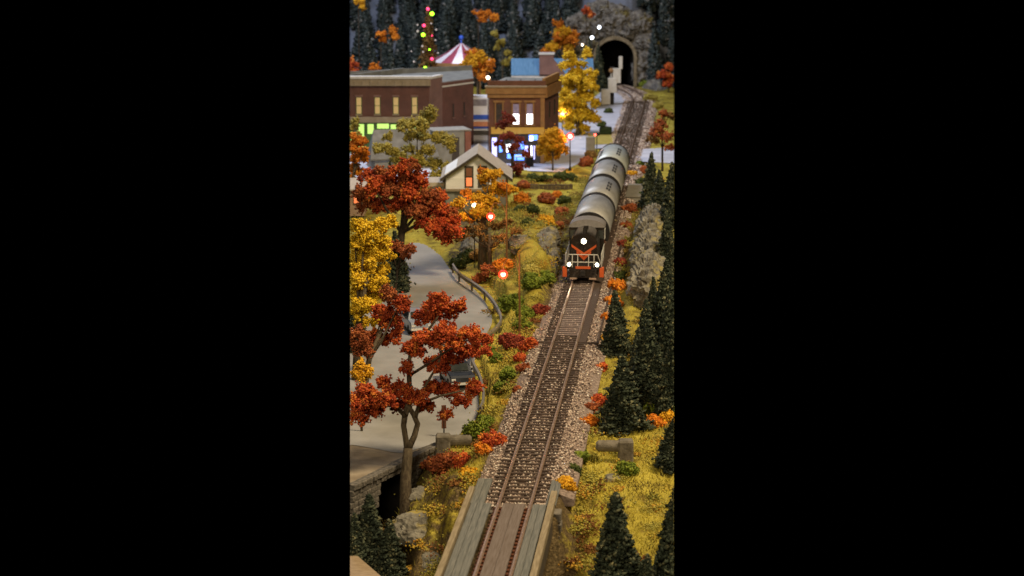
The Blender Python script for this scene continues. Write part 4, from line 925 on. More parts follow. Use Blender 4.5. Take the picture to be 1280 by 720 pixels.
# ------------------------------------------------------------------ hopper cars
SIL = mat('silver_paint', (.34, .33, .30), (.46, .45, .41), 1.6, .52, .45, stretch=(1, .3, 1))
SIL2 = mat('silver_green_paint', (.44, .47, .42), (.54, .56, .51), 1.2, .5, .35)
INK = mat('black_lettering', (.02, .02, .022), (.03, .03, .03), 3, .6)
def hopper(dep, label, m_, marks, L=8.6):
    i_ = track_at(dep); d = tdir(min(i_ + 17, NT - 3)); h = empty('hopper_car', tuple(tpoint(i_, 0, 0)), math.atan2(d.y, d.x) - math.pi / 2, label, 'hopper car', 'hopper cars behind the engine')
    prof = [(1.46 * math.sin(t), 2.25 + 1.48 * math.cos(t)) for t in np.linspace(-2.0, 2.0, 27)]
    mb = MB().extr([(x, 0, z) for x, z in prof], (0, L, 0)); b_ = mb.build('body', m_, h, smooth=False)
    for p_ in b_.data.polygons: p_.use_smooth = abs(p_.normal.y) < .5
    for y in (-.30, L + .02):
        ring = [(x * 1.028, 2.25 + (z - 2.25) * 1.028) for x, z in prof]
        MB().extr([(x, y, z) for x, z in ring], (0, .30, 0)).build('end_band', UND, h)
    MB().box((-.9, .6, .75), (.9, L - .6, 1.6), taper=1.0).build('hopper_chute', UND, h)
    MB().box((-.25, -.5, .75), (.25, L + .5, .98)).build('centre_sill', UND, h)
    for y in (1.0, 2.3, L - 2.3, L - 1.0): wheelset(h, y)
    if marks:
        rr_ = random.Random(int(dep))
        for ang in marks:
            for q in range(3):
                for r_ in range(2):
                    a = ang + r_ * .14; y0 = 2.6 + q * 1.5
                    R_ = 1.488; pts = []
                    for (aa, yy) in ((a, y0), (a + .10, y0), (a + .10, y0 + 1.0), (a, y0 + 1.0)): pts.append((R_ * .987 * math.sin(aa), yy, 2.25 + R_ * 1.0 * math.cos(aa)))
                    MB().extr(pts, (math.sin(a) * .015, 0, math.cos(a) * .015)).build('lettering', INK, h)
    h.scale = (.97, 1, .95)
    return h
hopper(154.6, 'silver rounded hopper car coupled directly behind the engine', SIL, None)
hopper(163.9, 'second silver hopper car behind the engine with faint right side lettering', SIL, (.42,))
hopper(173.6, 'third silver hopper car with black lettering on both sides of its top', SIL, (-.95, .42))
hopper(183.4, 'last and palest hopper car of the train', SIL2, (-.8, .35), L=8.6)

# ------------------------------------------------------------------ road cars
def car(px, py, rz, m_, label):
    g = P(px, py, ZR + .06); t = empty('parked_car', tuple(g), rz, label, 'car', 'cars on the road'); t.scale = (.86, .86, .92)
    prof = [(-2.1, .35), (-2.1, .80), (-1.95, .92), (-1.1, .98), (-.6, 1.40), (.75, 1.44), (1.35, 1.02), (2.0, .92), (2.1, .7), (2.1, .35)]
    secs = [(-.86, .0, .93), (-.80, .06, 1.0), (.80, .06, 1.0), (.86, .0, .93)]
    v, f = [], []; k_ = len(prof)
    for x, _, sc_ in secs:
        for y, z in prof: v.append((x * (.78 if z > 1.2 else 1.0), y * sc_, z * (sc_ if z > .5 else 1)))
    mb = MB(); mb.v = v
    for a in range(3):
        for j in range(k_): mb.f.append((a * k_ + j, a * k_ + (j + 1) % k_, (a + 1) * k_ + (j + 1) % k_, (a + 1) * k_ + j))
    mb.f.append(tuple(range(k_))); mb.f.append(tuple(3 * k_ + j for j in reversed(range(k_)))); mb.build('body', m_, t, smooth=False)
    gl = MB()
    gl.poly([(-.60, -1.08, 1.03), (.60, -1.08, 1.03), (.54, -.64, 1.40), (-.54, -.64, 1.40)]); o_ = gl.build('windscreen', GLS, t); o_.location = (0, -.02, .02)
    gl = MB().poly([(-.58, 1.33, 1.06), (.58, 1.33, 1.06), (.54, .80, 1.42), (-.54, .80, 1.42)]); gl.build('rear_window', GLS, t).location = (0, .02, .02)
    for sg in (-1, 1):
        MB().poly([(sg * .85, -.9, .99), (sg * .85, 1.15, .99), (sg * .66, .72, 1.36), (sg * .66, -.55, 1.36)]).build('side_window', GLS, t).location = (sg * .02, 0, .01)
        for y in (-1.3, 1.3): MB().tube([(sg * .88, y, .32), (sg * .70, y, .32)], .32, 16).build('wheel', UND, t)
        MB().box((sg * .62 - .14, -2.12, .62), (sg * .62 + .14, -2.05, .76)).build('headlight', WHT, t)
        MB().box((sg * .9 - .06, -.75, .98), (sg * .9 + .06, -.6, 1.1)).build('mirror', UND, t)
    MB().box((-.8, -2.16, .36), (.8, -2.04, .5)).build('bumper', WHT, t)
CARB = mat('car_blue', (.30, .34, .40), (.34, .38, .44), 2, .25, .2, spec=.6); CARD = mat('car_navy', (.025, .030, .042), (.035, .04, .055), 2, .2, .1, spec=.7)
car(520, 412, .25, CARB, 'pale blue car with dark windscreen under the upper red tree')
car(571, 479, .22, CARD, 'dark navy car half hidden by the front red tree')

# ------------------------------------------------------------------ small lineside things
CON = mat('dark_concrete', (.10, .085, .06), (.19, .165, .125), 2.5, .9, bump=.5)
def pipeblock(px, py, side, label, h=1.35, w_=.95):
    g = on_ground(px, py); t = empty('pipe_block', tuple(g), 0, label, 'pipe', 'stone pipe blocks on both sides of the track')
    MB().box((-w_ / 2, -w_ / 2, -.3), (w_ / 2, w_ / 2, h)).build('block', CON, t, bevel=.08)
    MB().tube([(side * w_ * .4, 0, h - .33), (side * w_ * .95, 0, h - .32), (side * (w_ * .5 + 1.0), 0, h - .31)], [.29, .29, .28], 18).build('pipe', CON, t, smooth=False)
    MB().tube([(side * (w_ * .5 + 1.0), 0, h - .31), (side * (w_ * .5 + 1.1), 0, h - .31)], [.27, .17], 18).build('pipe_end', CON, t)
pipeblock(554, 562, 1, 'grey square stone block with a thick pipe pointing right toward the track', .82, .76)
pipeblock(782, 577, -1, 'dark square stone block with a thick pipe pointing left toward the track', 1.12, .74)
g = P(555, 547, ZR); t = empty('trail_sign', tuple(g), .2, 'rust brown upright panel on a thin stake behind the left pipe block', 'sign')
pb = P(554, 541, ZR); sg_ = (538 - 515) * depth(g) / FPX
MB().tube([(0, 0, -.3), (0, 0, .9)], .035, 6).build('stake', UND, t); MB().box((-.12, -.02, .5), (.12, .03, 1.75)).build('panel', mat('rust_panel', (.16, .06, .035), (.22, .09, .05), 3, .8), t)
# lineside box right of the train
g = P(793, 250, -.6); t = empty('lineside_box', tuple(g), lang, 'low grey box beside the track right of the hopper cars', 'box')
MB().box((-.65, -1.6, -.2), (.65, 5.5, .5)).build('case', mat('grey_box', (.22, .20, .16), (.28, .26, .21), 2, .8), t, bevel=.03); MB().box((-.72, -1.7, .5), (.72, 5.6, .58)).build('lid', MATS['grey_box'], t)
g = P(738, 189, ZT); t = empty('utility_cabinet', tuple(g), 0, 'upright grey cabinet at the edge of the pavement left of the train', 'cabinet')
MB().box((-.45, -.3, 0), (.45, .3, 1.45)).build('case', MATS['grey_box'], t, bevel=.03); MB().box((-.38, -.33, .15), (.38, -.302, 1.3)).build('door', MATS['grey_box'], t)
HED = mat('clipped_hedge', (.012, .02, .008), (.035, .05, .015), 6, .95, bump=.8)
g = P(757, 168, ZT + .1); o = MB().box((-.65, -.4, 0), (.65, .4, .8)).build('hedge', HED, None, bevel=.1); o.location = g; tag(o, 'dark green clipped hedge block beside the far street', 'hedge')
g = P(814, 180, ZT); t = empty('track_signal', tuple(g), 0, 'small black signal on a post right of the far track', 'signal'); MB().tube([(0, 0, 0), (0, 0, .5)], .05, 6).build('post', UND, t); MB().box((-.16, -.12, .4), (.16, .12, 1.05)).build('signal_head', UND, t, bevel=.03)
g = P(746, 190, ZT); t = empty('crossing_signal', tuple(g), 0, 'thin post with a small glowing red light beside the last hopper car', 'signal')
MB().tube([(0, 0, 0), (0, 0, 1.95)], .045, 6).build('post', UND, t); MB().box((-.28, -.05, 1.65), (.28, .05, 1.85)).build('signal_head', UND, t)
MB().tube([(-.18, -.06, 1.75), (-.18, -.09, 1.75)], .12, 10).build('lamp_lens', emat('red_glow', (1, .08, .06), 8), t)
# brown fence / wall in the cutting
BF = mat('brown_timber', (.06, .045, .03), (.13, .095, .06), 3, .9, stretch=(.5, 1, 4), bump=.4)
a = P(642, 243, -1.0); b_ = P(716, 243, -1.0); n_ = 14
t = empty('timber_wall', tuple(a), 0, 'low brown timber wall above the orange bushes left of the train', 'wall')
dx = (b_.x - a.x) / n_
for q in range(n_):
    MB().box((q * dx + .01, -.06, -.4), (q * dx + dx - .01, .06, .78 + random.uniform(-.03, .03))).build('plank', BF, t)
MB().box((0, -.1, .80), (dx * n_, .1, .9)).build('coping', BF, t)
# near board corner bottom left
g1, g2, g3 = P(425, 676, -3.5), P(483, 726, -3.5), P(420, 790, -3.5)
t = MB().extr([tuple(g1), tuple(g2), tuple(g3)], (0, 0, -.4)).build('wooden_board', mat('pale_board', (.24, .17, .10), (.36, .27, .17), 3, .7, stretch=(1, 6, 1)), None); tag(t, 'corner of a pale wooden board at the bottom left edge of the layout', 'board')

# ------------------------------------------------------------------ lamps
BULBW = emat('bulb_warm', (1, .78, .55), 5); BULBR = emat('bulb_red', (1, .55, .4), 7); BULBC = emat('bulb_cool', (.85, .92, 1), 6)
m_, nt_, b_ = nodes_of('red_halo_glow'); b_.inputs['Base Color'].default_value = (.9, .05, .03, 1); b_.inputs['Emission Color'].default_value = (1, .07, .04, 1); b_.inputs['Emission Strength'].default_value = 1.3; b_.inputs['Alpha'].default_value = .32; b_.inputs['Roughness'].default_value = .3  # see-through glowing red, for the added halo shells round lamp bulbs
def sphere(name, c_, r, m_, par):
    return MB().lathe([(r * math.sin(t_) + 1e-4, -r * math.cos(t_)) for t_ in np.linspace(0, math.pi, 9)], 12, c_).build(name, m_, par, smooth=True)
def plamp(par, loc, en, col, r=.15):
    l = bpy.data.lights.new('lamp_light', 'POINT'); l.energy = en; l.color = col; l.shadow_soft_size = r
    o = bpy.data.objects.new('lamp_light', l); link(o, par); o.location = loc
def post_lamp(bx, by, ty, m_, col, label, r=.22, en=120, base=None):
    g = P(bx, by, ZT + .08) if base is None else base
    d = depth(g); H = (by - ty) * d / FPX / math.cos(TH)
    t = empty('street_lamp', tuple(g), 0, label, 'street lamp', 'globe street lamps')
    MB().tube([(0, 0, 0), (0, 0, .5), (0, 0, H - r)], [.11, .06, .045], 8).build('post', UND, t)
    MB().lathe([(.16, 0), (.16, .08), (.1, .25), (.0, .3)], 10).build('base', UND, t); MB().lathe([(.04, H - r - .1), (.13, H - r + .02), (.0, H - r + .05)], 10).build('collar', UND, t)
    sphere('globe', (0, 0, H), r * .8, m_, t); plamp(t, (0, -.4, H), en, col)
    if m_ is BULBR: sphere('halo_shell', (0, 0, H), .36, MATS['red_halo_glow'], t)  # added shell standing in for the red halo round the globe
post_lamp(712.5, 213, 171, BULBR, (1, .45, .25), 'globe lamp between the round golden tree and the train', .24, 260)
post_lamp(703, 169, 144, BULBW, (1, .75, .5), 'globe lamp in front of the tall yellow tree', .24, 200)
for x, y, r, lab in ((749, 34, .20, 'highest white lamp above the tunnel on the rock'), (740, 47, .21, 'larger white lamp left of the tunnel arch'), (728, 56, .14, 'dim lowest white lamp left of the tunnel')):
    p = W(x, y, 268.0); t = empty('tunnel_lamp', (p.x, p.y, p.z - 1.2), 0, lab, 'lamp', 'white lamps round the tunnel')
    MB().tube([(0, .3, -3), (0, 0, 0), (0, 0, 1.0)], .05, 6).build('post', UND, t); sphere('globe', (0, 0, 1.2), r, BULBC if r > .15 else BULBW, t); plamp(t, (0, -.5, 1.2), 90, (.85, .92, 1))
for (bx, by, topy, lx, ly, lab, m_) in ((649.5, 419, 318, 629, 343, 'tall thin brown pole with a hanging red glowing lamp near the guard rail', BULBR), (633.5, 338, 232, 613.5, 271, 'brown pole with curved arm and red glowing lamp before the white house', BULBR)):
    g = on_ground(bx, by); d = depth(g); H = (by - topy) * d / FPX / math.cos(TH); k_ = d / FPX
    t = empty('pole_lamp', tuple(g), 0, lab, 'pole lamp', 'poles with red glowing lamps')
    POLM = mat('pole_brown', (.12, .065, .02), (.17, .09, .03), 3, .6) if 'pole_brown' not in MATS else MATS['pole_brown']
    MB().tube([(0, 0, -.2), (0, 0, H)], [.075, .05], 8).build('pole', POLM, t)
    zl = (by - ly) * k_ / math.cos(TH); xl = (lx - bx) * k_
    MB().tube([(0, 0, zl + .1), (xl * .3, 0, zl + .9), (xl * .75, 0, zl + 1.0), (xl * .98, 0, zl + .6), (xl, 0, zl + .25)], .03, 6).build('arm', POLM, t)
    MB().lathe([(.04, zl + .3), (.2, zl + .16), (.2, zl + .12)], 10, (xl, 0, 0)).build('lamp_shade', UND, t)
    sphere('bulb', (xl, 0, zl), .15, m_, t); sphere('halo_shell', (xl, 0, zl), .30, MATS['red_halo_glow'], t); plamp(t, (xl, -.35, zl), 200, (1, .35, .15))  # outer sphere is an added shell for the bulb's red halo
for x, y, r, dd, m_, lab in ((593, 257, .19, 158, BULBW, 'white warm bulb lamp left of the upper red pole lamp'), (610, 97, .2, 212, BULBW, 'small warm white lamp at the left corner of the brown shop roof'), (609, 253, .11, 160, BULBW, 'tiny warm bulb between white bulb and pole')):
    p = W(x, y, dd); zg = gz(p.x, p.y); t = empty('bulb_lamp', (p.x, p.y, zg), 0, lab, 'lamp'); H = p.z - zg
    MB().tube([(0, .1, 0), (0, .1, H - .1), (0, 0, H)], .035, 6).build('post', UND, t); sphere('bulb', (0, 0, H), r, m_, t); plamp(t, (0, -.35, H), 60, (1, .7, .4))

# ------------------------------------------------------------------ buildings
def brick(name, c1, c2, mort):
    m, nt, b = nodes_of(name); b.inputs['Roughness'].default_value = .85
    tc = nt.nodes.new('ShaderNodeTexCoord'); mp = nt.nodes.new('ShaderNodeMapping'); mp.inputs['Rotation'].default_value = (math.pi / 2, 0, 0)
    nt.links.new(tc.outputs['Object'], mp.inputs[0]); bt = nt.nodes.new('ShaderNodeTexBrick'); bt.inputs['Scale'].default_value = 4
    bt.inputs['Color1'].default_value = rgba(c1); bt.inputs['Color2'].default_value = rgba(c2); bt.inputs['Mortar'].default_value = rgba(mort)
    n = nt.nodes.new('ShaderNodeTexNoise'); n.inputs['Scale'].default_value = .9; n.inputs['Detail'].default_value = 6; nt.links.new(tc.outputs['Object'], n.inputs[0])
    r = nt.nodes.new('ShaderNodeValToRGB'); r.color_ramp.elements[0].position = .3; r.color_ramp.elements[1].position = .7; r.color_ramp.elements[0].color = (.75, .75, .75, 1); r.color_ramp.elements[1].color = (1.15, 1.1, 1.1, 1)
    nt.links.new(n.outputs[0], r.inputs[0]); mx = nt.nodes.new('ShaderNodeMix'); mx.data_type = 'RGBA'; mx.blend_type = 'MULTIPLY'; mx.inputs[0].default_value = 1
    nt.links.new(mp.outputs[0], bt.inputs[0]); nt.links.new(bt.outputs[0], mx.inputs[6]); nt.links.new(r.outputs[0], mx.inputs[7]); nt.links.new(mx.outputs[2], b.inputs['Base Color'])
    return m
BR1 = brick('brick_maroon', (.095, .034, .024), (.115, .045, .03), (.14, .085, .065)); BR2 = brick('brick_brown', (.115, .040, .022), (.14, .052, .028), (.17, .10, .065))
BRP = brick('brick_pale', (.17, .09, .07), (.19, .105, .085), (.21, .14, .115))
CRE = mat('cream_trim', (.24, .19, .12), (.30, .24, .16), 2, .7); TANT = mat('tan_trim', (.24, .125, .045), (.30, .165, .06), 2, .7); YELS = mat('yellow_sign', (.55, .32, .05), (.6, .36, .07), 2, .6)
GRNT = mat('green_trim', (.05, .10, .03), (.07, .13, .04), 2, .6); ROOFG = mat('roof_grey', (.13, .13, .12), (.19, .19, .17), 1.2, .85); WIT = mat('white_roof_edge', (.5, .48, .43), (.6, .57, .52), 2, .8)
LITY = emat('window_yellow', (.75, .52, .20), .32); LITG = emat('window_green', (.62, 1, .22), .9); LITW = emat('window_white', (.95, .95, 1), 4); LITB = emat('window_blue', (.10, .25, 1), 3.0); LITO = emat('window_orange', (1, .25, .08), .9); LITV = emat('window_violet', (.45, .45, 1), 2.2)
WDK = mat('window_dark', (.04, .035, .03), (.06, .05, .045), 2, .2, spec=.6)
class Wall:
    """a wall from base point a to b; u metres along, n metres proud towards the viewer"""
    def __init__(s, root, a, b_):
        s.root = root; s.a = Vector((a[0], a[1], 0)); s.b = Vector((b_[0], b_[1], 0)); s.L = (s.b - s.a).length; s.d = (s.b - s.a).normalized(); s.n = Vector((s.d.y, -s.d.x, 0))
        s.o = s.a - Vector((root.location.x, root.location.y, 0))
    def box(s, name, u0, u1, z0, z1, n0, n1, m_, parent=None, bevel=0):
        pts = [s.o + s.d * u0 + s.n * n0, s.o + s.d * u1 + s.n * n0, s.o + s.d * u1 + s.n * n1, s.o + s.d * u0 + s.n * n1]
        mb = MB(); mb.v = [(p.x, p.y, z0) for p in pts] + [(p.x, p.y, z1) for p in pts]
        mb.f = [(3, 2, 1, 0), (4, 5, 6, 7), (0, 1, 5, 4), (1, 2, 6, 5), (2, 3, 7, 6), (3, 0, 4, 7)]
        return mb.build(name, m_, parent or s.root, bevel=bevel)
    def window(s, u, w_, z0, z1, frame, pane, sill=None, split=True, lintel=None):
        f = s.box('window', u - w_ / 2 - .06, u + w_ / 2 + .06, z0 - .06, z1 + .06, -.05, .03, frame)
        zm = (z0 + z1) / 2
        if split:
            s.box('pane', u - w_ / 2, u + w_ / 2, z0, zm - .03, .03, .045, pane, f); s.box('pane', u - w_ / 2, u + w_ / 2, zm + .03, z1, .03, .045, pane, f)
        else: s.box('pane', u - w_ / 2, u + w_ / 2, z0, z1, .03, .045, pane, f)
        if lintel: s.box('lintel', u - w_ / 2 - .15, u + w_ / 2 + .15, z1 + .07, z1 + .27, -.02, .09, lintel)
        if sill: s.box('sill', u - w_ / 2 - .12, u + w_ / 2 + .12, z0 - .18, z0 - .07, -.02, .12, sill)
def zat(py, p):   # height above root base for screen row py at plan point p
    d = depth((p[0], p[1], 0)); r = CF - CU * ((py - 360) / FPX); t_ = p[1] / r.y; return HC + r.z * t_
def root_at(name, pxy, label, cat, z=ZT): 
    p = P(pxy[0], pxy[1], z); return empty(name, tuple(p), 0, label, cat), p

# left brick block
r_, p = root_at('brick_block', (437, 192), 'long two storey maroon brick block with green lit shopfront at left', 'building')
A = P(430, 192, ZT); B_ = P(537, 192, ZT); C_ = P(552, 188, ZT); D_ = P(592, 181, ZT)
Hh = zat(97, A) - ZT; off = Vector((r_.location.x, r_.location.y, 0))
back = 9.0
fp = [(q.x - off.x, q.y - off.y) for q in (A, B_, C_, D_)] + [(D_.x - off.x - .3, D_.y - off.y + back), (A.x - off.x, A.y - off.y + back)]
hb_ = zat(107, A) - ZT
MB().prism(fp, 0, hb_).build('wall', BR1, r_)
MB().prism([(x, y + .35) for x, y in fp], hb_, hb_ + .05).build('roof', ROOFG, r_)
w1 = Wall(r_, (A.x, A.y), (B_.x, B_.y)); w2 = Wall(r_, (B_.x, B_.y), (C_.x, C_.y)); w3 = Wall(r_, (C_.x, C_.y), (D_.x, D_.y))
zz = lambda y: zat(y, A) - ZT
w1.box('cornice', 0, w1.L + .15, zz(107), zz(98), -.3, .30, CRE); w1.box('parapet_cap', 0, w1.L + .2, zz(98) + .003, zz(95), -.35, .42, WIT)
for q in np.arange(.3, w1.L, .8): w1.box('cornice_bracket', q, q + .14, zz(107), zz(101), .302, .42, CRE)
w1.box('belt_course', 0, w1.L + .1, zz(153), zz(146), -.1, .28, CRE)
w1.box('shopfront', 0, w1.L - .6, 0, zz(153) - .003, -.05, .12, GRNT)
for px_ in (449.5, 472.5, 495.5, 518.8):
    u = (px_ - 430) / 107 * w1.L; w1.window(u, .46, zz(142), zz(122), GRNT, LITY, CRE, True, BRP)
u_ = lambda px_: (px_ - 430) / 107 * w1.L
for x0, x1, y0, y1 in ((439, 441.5, 188, 156), (449, 455.5, 180, 155), (460, 467.5, 167, 155), (472, 486.5, 160.5, 154.5), (489, 495.5, 161, 155.5), (449, 455.5, 189, 182), (499, 506, 186, 157), (510, 522, 186, 157)):
    w1.box('shop_window', u_(x0), u_(x1), zz(y0), zz(y1), .12, .14, LITG)
w2.box('pilaster', 0.02, w2.L, 0, zz(99), .0, .12, BRP); w2.box('parapet_cap', 0, w2.L, zz(99) + .003, zz(96), -.3, .2, WIT)
z3 = lambda y: zat(y, D_) - ZT
w3.box('upper_wall', 0.05, w3.L, 0, z3(104), -.3, -.005, BR1); w3.box('parapet_cap', 0, w3.L + .05, z3(104) + .003, z3(102), -.4, .08, WIT)
w3.box('rear_parapet', -6.0, w3.L, z3(100), z3(91), -9.2, -8.9, ROOFG)
MB().prism([(fp[0][0], fp[0][1] + back - .2), (fp[4][0], fp[4][1] - .2), (fp[4][0], fp[4][1]), (fp[0][0], fp[0][1] + back)], hb_, hb_ + .55).build('parapet', ROOFG, r_)
for px_ in (566.5, 580): w3.window((px_ - 552) / 40 * w3.L, .22, z3(142), z3(126), BR1, WDK, BRP, False)
# grey annex in front of right wing
r_, p = root_at('grey_annex', (543, 206), 'low grey annex with a dark door in front of the brick block wing', 'building')
a = P(543, 208, ZT); b_ = P(588, 206, ZT); H_ = zat(165, a) - ZT; GRYW = mat('grey_render', (.24, .23, .20), (.31, .30, .26), 1.5, .85)
w = Wall(r_, (a.x, a.y), (b_.x, b_.y)); w.box('wall', 0, w.L, 0, H_, -2.6, 0, GRYW); w.box('roof', -.1, w.L + .1, H_ + .003, H_ + .12, -2.7, .12, GRYW)
w.box('door', (565 - 543) / 45 * w.L, (574 - 543) / 45 * w.L, .0, H_ * .82, 0, .05, mat('brown_door', (.05, .04, .03), (.08, .06, .045), 2, .7)); w.box('corner_pier', w.L * .84, w.L, 0, H_ * .98, .003, .25, brick('brick_rust', (.22, .07, .04), (.26, .09, .05), (.25, .14, .1)))
r_, p = root_at('grey_shed', (500, 212), 'low shed with a broad sloping grey roof below the green shopfront', 'shed')
a = P(462, 214, ZT); b_ = P(548, 210, ZT); w = Wall(r_, (a.x, a.y), (b_.x, b_.y)); zz = lambda y: zat(y, a) - ZT
w.box('wall', .5, w.L - .2, 0, zz(198), -2.8, 0, GRYW); roofslab_pts = [(0, zz(199), .35), (w.L, zz(199), .35), (w.L - .1, zz(167), -2.6), (1.1, zz(167), -2.6)]
SHR = mat('shed_roof', (.13, .115, .085), (.20, .18, .14), 1.2, .85, bump=.2)
MB().extr([tuple(w.o + w.d * u + w.n * n_ + Vector((0, 0, z))) for u, z, n_ in roofslab_pts], (0, 0, -.12)).build('roof', SHR, r_)
MB().extr([tuple(w.o + w.d * u + w.n * n_ + Vector((0, 0, z))) for u, z, n_ in ((0, zz(199), .35), (1.1, zz(167), -2.6), (.6, zz(199), -3.2))], (0, 0, -.1)).build('roof_end', ROOFG, r_)
# middle brown brick shop
r_, p = root_at('brick_shop', (612, 205), 'two storey brown brick corner shop with gold cornice and blue lit windows', 'building')
A = P(611, 205, ZT); B_ = P(680, 205, ZT); C_ = P(698, 194, ZT); zz = lambda y: zat(y, A) - ZT
fp = [(q.x - A.x + (A.x - r_.location.x), q.y - r_.location.y) for q in (A, B_, C_)]; fp += [(fp[2][0] - 5.2, fp[2][1] + 1.2)]
MB().prism(fp, 0, zz(108)).build('wall', BR2, r_); MB().prism([(x, y) for x, y in fp], zz(108) + .004, zz(106)).build('roof', ROOFG, r_)
w1 = Wall(r_, (A.x, A.y), (B_.x, B_.y)); w2 = Wall(r_, (B_.x, B_.y), (C_.x, C_.y)); u_ = lambda px_: (px_ - 611) / 69 * w1.L
w1.box('cornice', -.3, w1.L + .2, zz(117), zz(109), -.2, .35, TANT); w1.box('cornice_lower', -.15, w1.L + .1, zz(122), zz(117) - .003, -.2, .2, TANT); w1.box('parapet_cap', -.35, w1.L + .25, zz(109) + .003, zz(107), -.3, .45, CRE)
w1.box('parapet', -.1, w1.L + .15, zz(107) + .003, zz(101), -.25, .05, BR2); 
w2.box('parapet', 0, w2.L, zz(107), zz(98), -.2, .1, TANT); w2.box('cornice', 0, w2.L, zz(122), zz(109), -.1, .3, TANT)
w1.box('corner_pilaster', w1.L - .35, w1.L + .05, 0, zz(122) - .003, -.1, .12, TANT)
for px_, pane in ((624, WDK), (645, LITW), (662, LITW)):
    u = u_(px_); f = w1.box('window', u - .42, u + .42, zz(156), zz(130), -.02, .04, BR2)
    w1.box('frame', u - .42, u - .30, zz(156), zz(128), .042, .12, TANT, f); w1.box('frame', u + .30, u + .42, zz(156), zz(128), .042, .12, TANT, f); w1.box('lintel', u - .55, u + .55, zz(128), zz(125.5), 0, .15, TANT, f)
    w1.box('pane', u - .28, u + .28, zz(142), zz(130), .042, .06, WDK if pane is WDK else mat('window_lilac', (.25, .22, .35)) if 'window_lilac' not in MATS else MATS['window_lilac'], f)
    w1.box('pane', u - .28, u + .28, zz(155), zz(142.5), .042, .07, pane, f); w1.box('sill', u - .5, u + .5, zz(157.5), zz(156.2), 0, .18, TANT, f)
w1.box('sign_band', u_(614), w1.L, zz(167), zz(159), .0, .25, YELS); w1.box('shopfront', u_(613), w1.L, 0, zz(168), .0, .06, WDK)
SB = [(615, 621, 196, 172, LITV), (624, 628, 190, 175, LITB), (633, 641, 190, 180, LITW), (634, 640, 198, 192, LITB), (643, 655, 200, 193, LITB), (647, 655, 186, 175, LITB), (661, 672, 175, 168.5, LITB), (662, 666, 176, 170, LITW), (663.5, 665, 199, 182, LITW), (667, 668.5, 199, 182, LITV), (656, 660, 190, 182, LITV)]
for k_, (x0, x1, y0, y1, m_) in enumerate(SB): w1.box('shop_window', u_(x0), u_(x1), zz(y0), zz(y1), .062 + k_ * .004, .08 + k_ * .004, m_)
plamp(r_, (w1.L / 2, -1.6, 1.6), 90, (.35, .5, 1), .5)
for q in (.35, .7): w2.box('window', w2.L * q - .2, w2.L * q + .2, zz(150), zz(130), 0, .05, WDK)
for q in (614, 632, 650, 668): MB().tube([(u_(q), .6, zz(106)), (u_(q), .6, zz(100))], .05, 6).build('roof_vent', UND, r_)
# display table in front of shop
g = P(655, 208, ZT + .08); t = empty('display_table', tuple(g), 0, 'dark crate table in front of the blue lit shop window', 'table'); MB().box((-.8, -.3, .9), (.95, .3, 1.0)).build('table_top', WIT, t); MB().box((.15, -.25, 0), (.9, .25, .88)).build('crate', UND, t)
for sx in (-.7,): MB().box((sx - .04, -.25, 0), (sx + .04, .25, .9)).build('leg', UND, t)
# white shop with blue band between
r_, p = root_at('white_shop', (592, 168), 'white shopfront with a blue band seen between the two brick buildings', 'building')
a = P(588, 170, ZT); b_ = P(614, 170, ZT); w = Wall(r_, (a.x, a.y), (b_.x, b_.y)); zz = lambda y: zat(y, a) - ZT
WHI = mat('white_wall', (.68, .68, .72), (.75, .75, .8), 2, .7); BLU = mat('blue_band', (.03, .09, .5), (.04, .12, .6), 2, .5)
w.box('wall', 0, w.L, 0, zz(122), -3, 0, WHI); w.box('blue_band', 0, w.L, zz(149), zz(143.5), .003, .12, BLU); w.box('awning', 0, w.L, zz(157.5), zz(152), .003, .35, mat('awning_orange', (.5, .2, .1), (.6, .27, .15))); w.box('blue_band', 0, w.L, zz(160), zz(158), .003, .2, BLU)
w.box('upper_sign', .3, w.L * .8, zz(132), zz(124), .003, .06, mat('sign_grey', (.2, .18, .2), (.3, .28, .3))); w.box('shop_window', .1, w.L - .1, .1, zz(163), .003, .05, WDK)
# blue roofed building
r_, p = root_at('blue_roof_house', (640, 140), 'building with a light blue roof and brick chimney behind the brown shop', 'building')
a = P(639, 138, ZT); b_ = P(742, 138, ZT); w = Wall(r_, (a.x, a.y), (b_.x, b_.y)); zz = lambda y: zat(y, a) - ZT
BLR = mat('blue_roof_sheet', (.09, .20, .33), (.125, .25, .40), 1, .6, stretch=(6, 1, 1)); w.box('wall', .2, w.L - .3, 0, zz(95), -5, 0, mat('pale_wall', (.35, .36, .36), (.42, .43, .43)))
w.box('fascia', 0, w.L * .95, zz(97), zz(93.5), .003, .25, WIT)
def roofslab(wl_, u0, u1, z0, n0, z1, n1, th, m_, name='roof', top_in=(0, 0)):
    pts = [wl_.o + wl_.d * u0 + wl_.n * n0 + Vector((0, 0, z0)), wl_.o + wl_.d * u1 + wl_.n * n0 + Vector((0, 0, z0)), wl_.o + wl_.d * (u1 - top_in[1]) + wl_.n * n1 + Vector((0, 0, z1)), wl_.o + wl_.d * (u0 + top_in[0]) + wl_.n * n1 + Vector((0, 0, z1))]
    return MB().extr([tuple(q) for q in pts], (0, 0, -th)).build(name, m_, wl_.root)
zr = zat(73, (a.x, a.y + 3)) - ZT
roofslab(w, 0, w.L, zz(93), .3, zr, -3, .12, BLR); roofslab(w, 0, w.L, zz(93), -6.2, zr, -3.003, .12, BLR)
for q in np.arange(.3, w.L, .55):
    roofslab(w, q, q + .05, zz(93) + .05, .3, zr + .05, -3, .05, BLR, 'roof_seam')
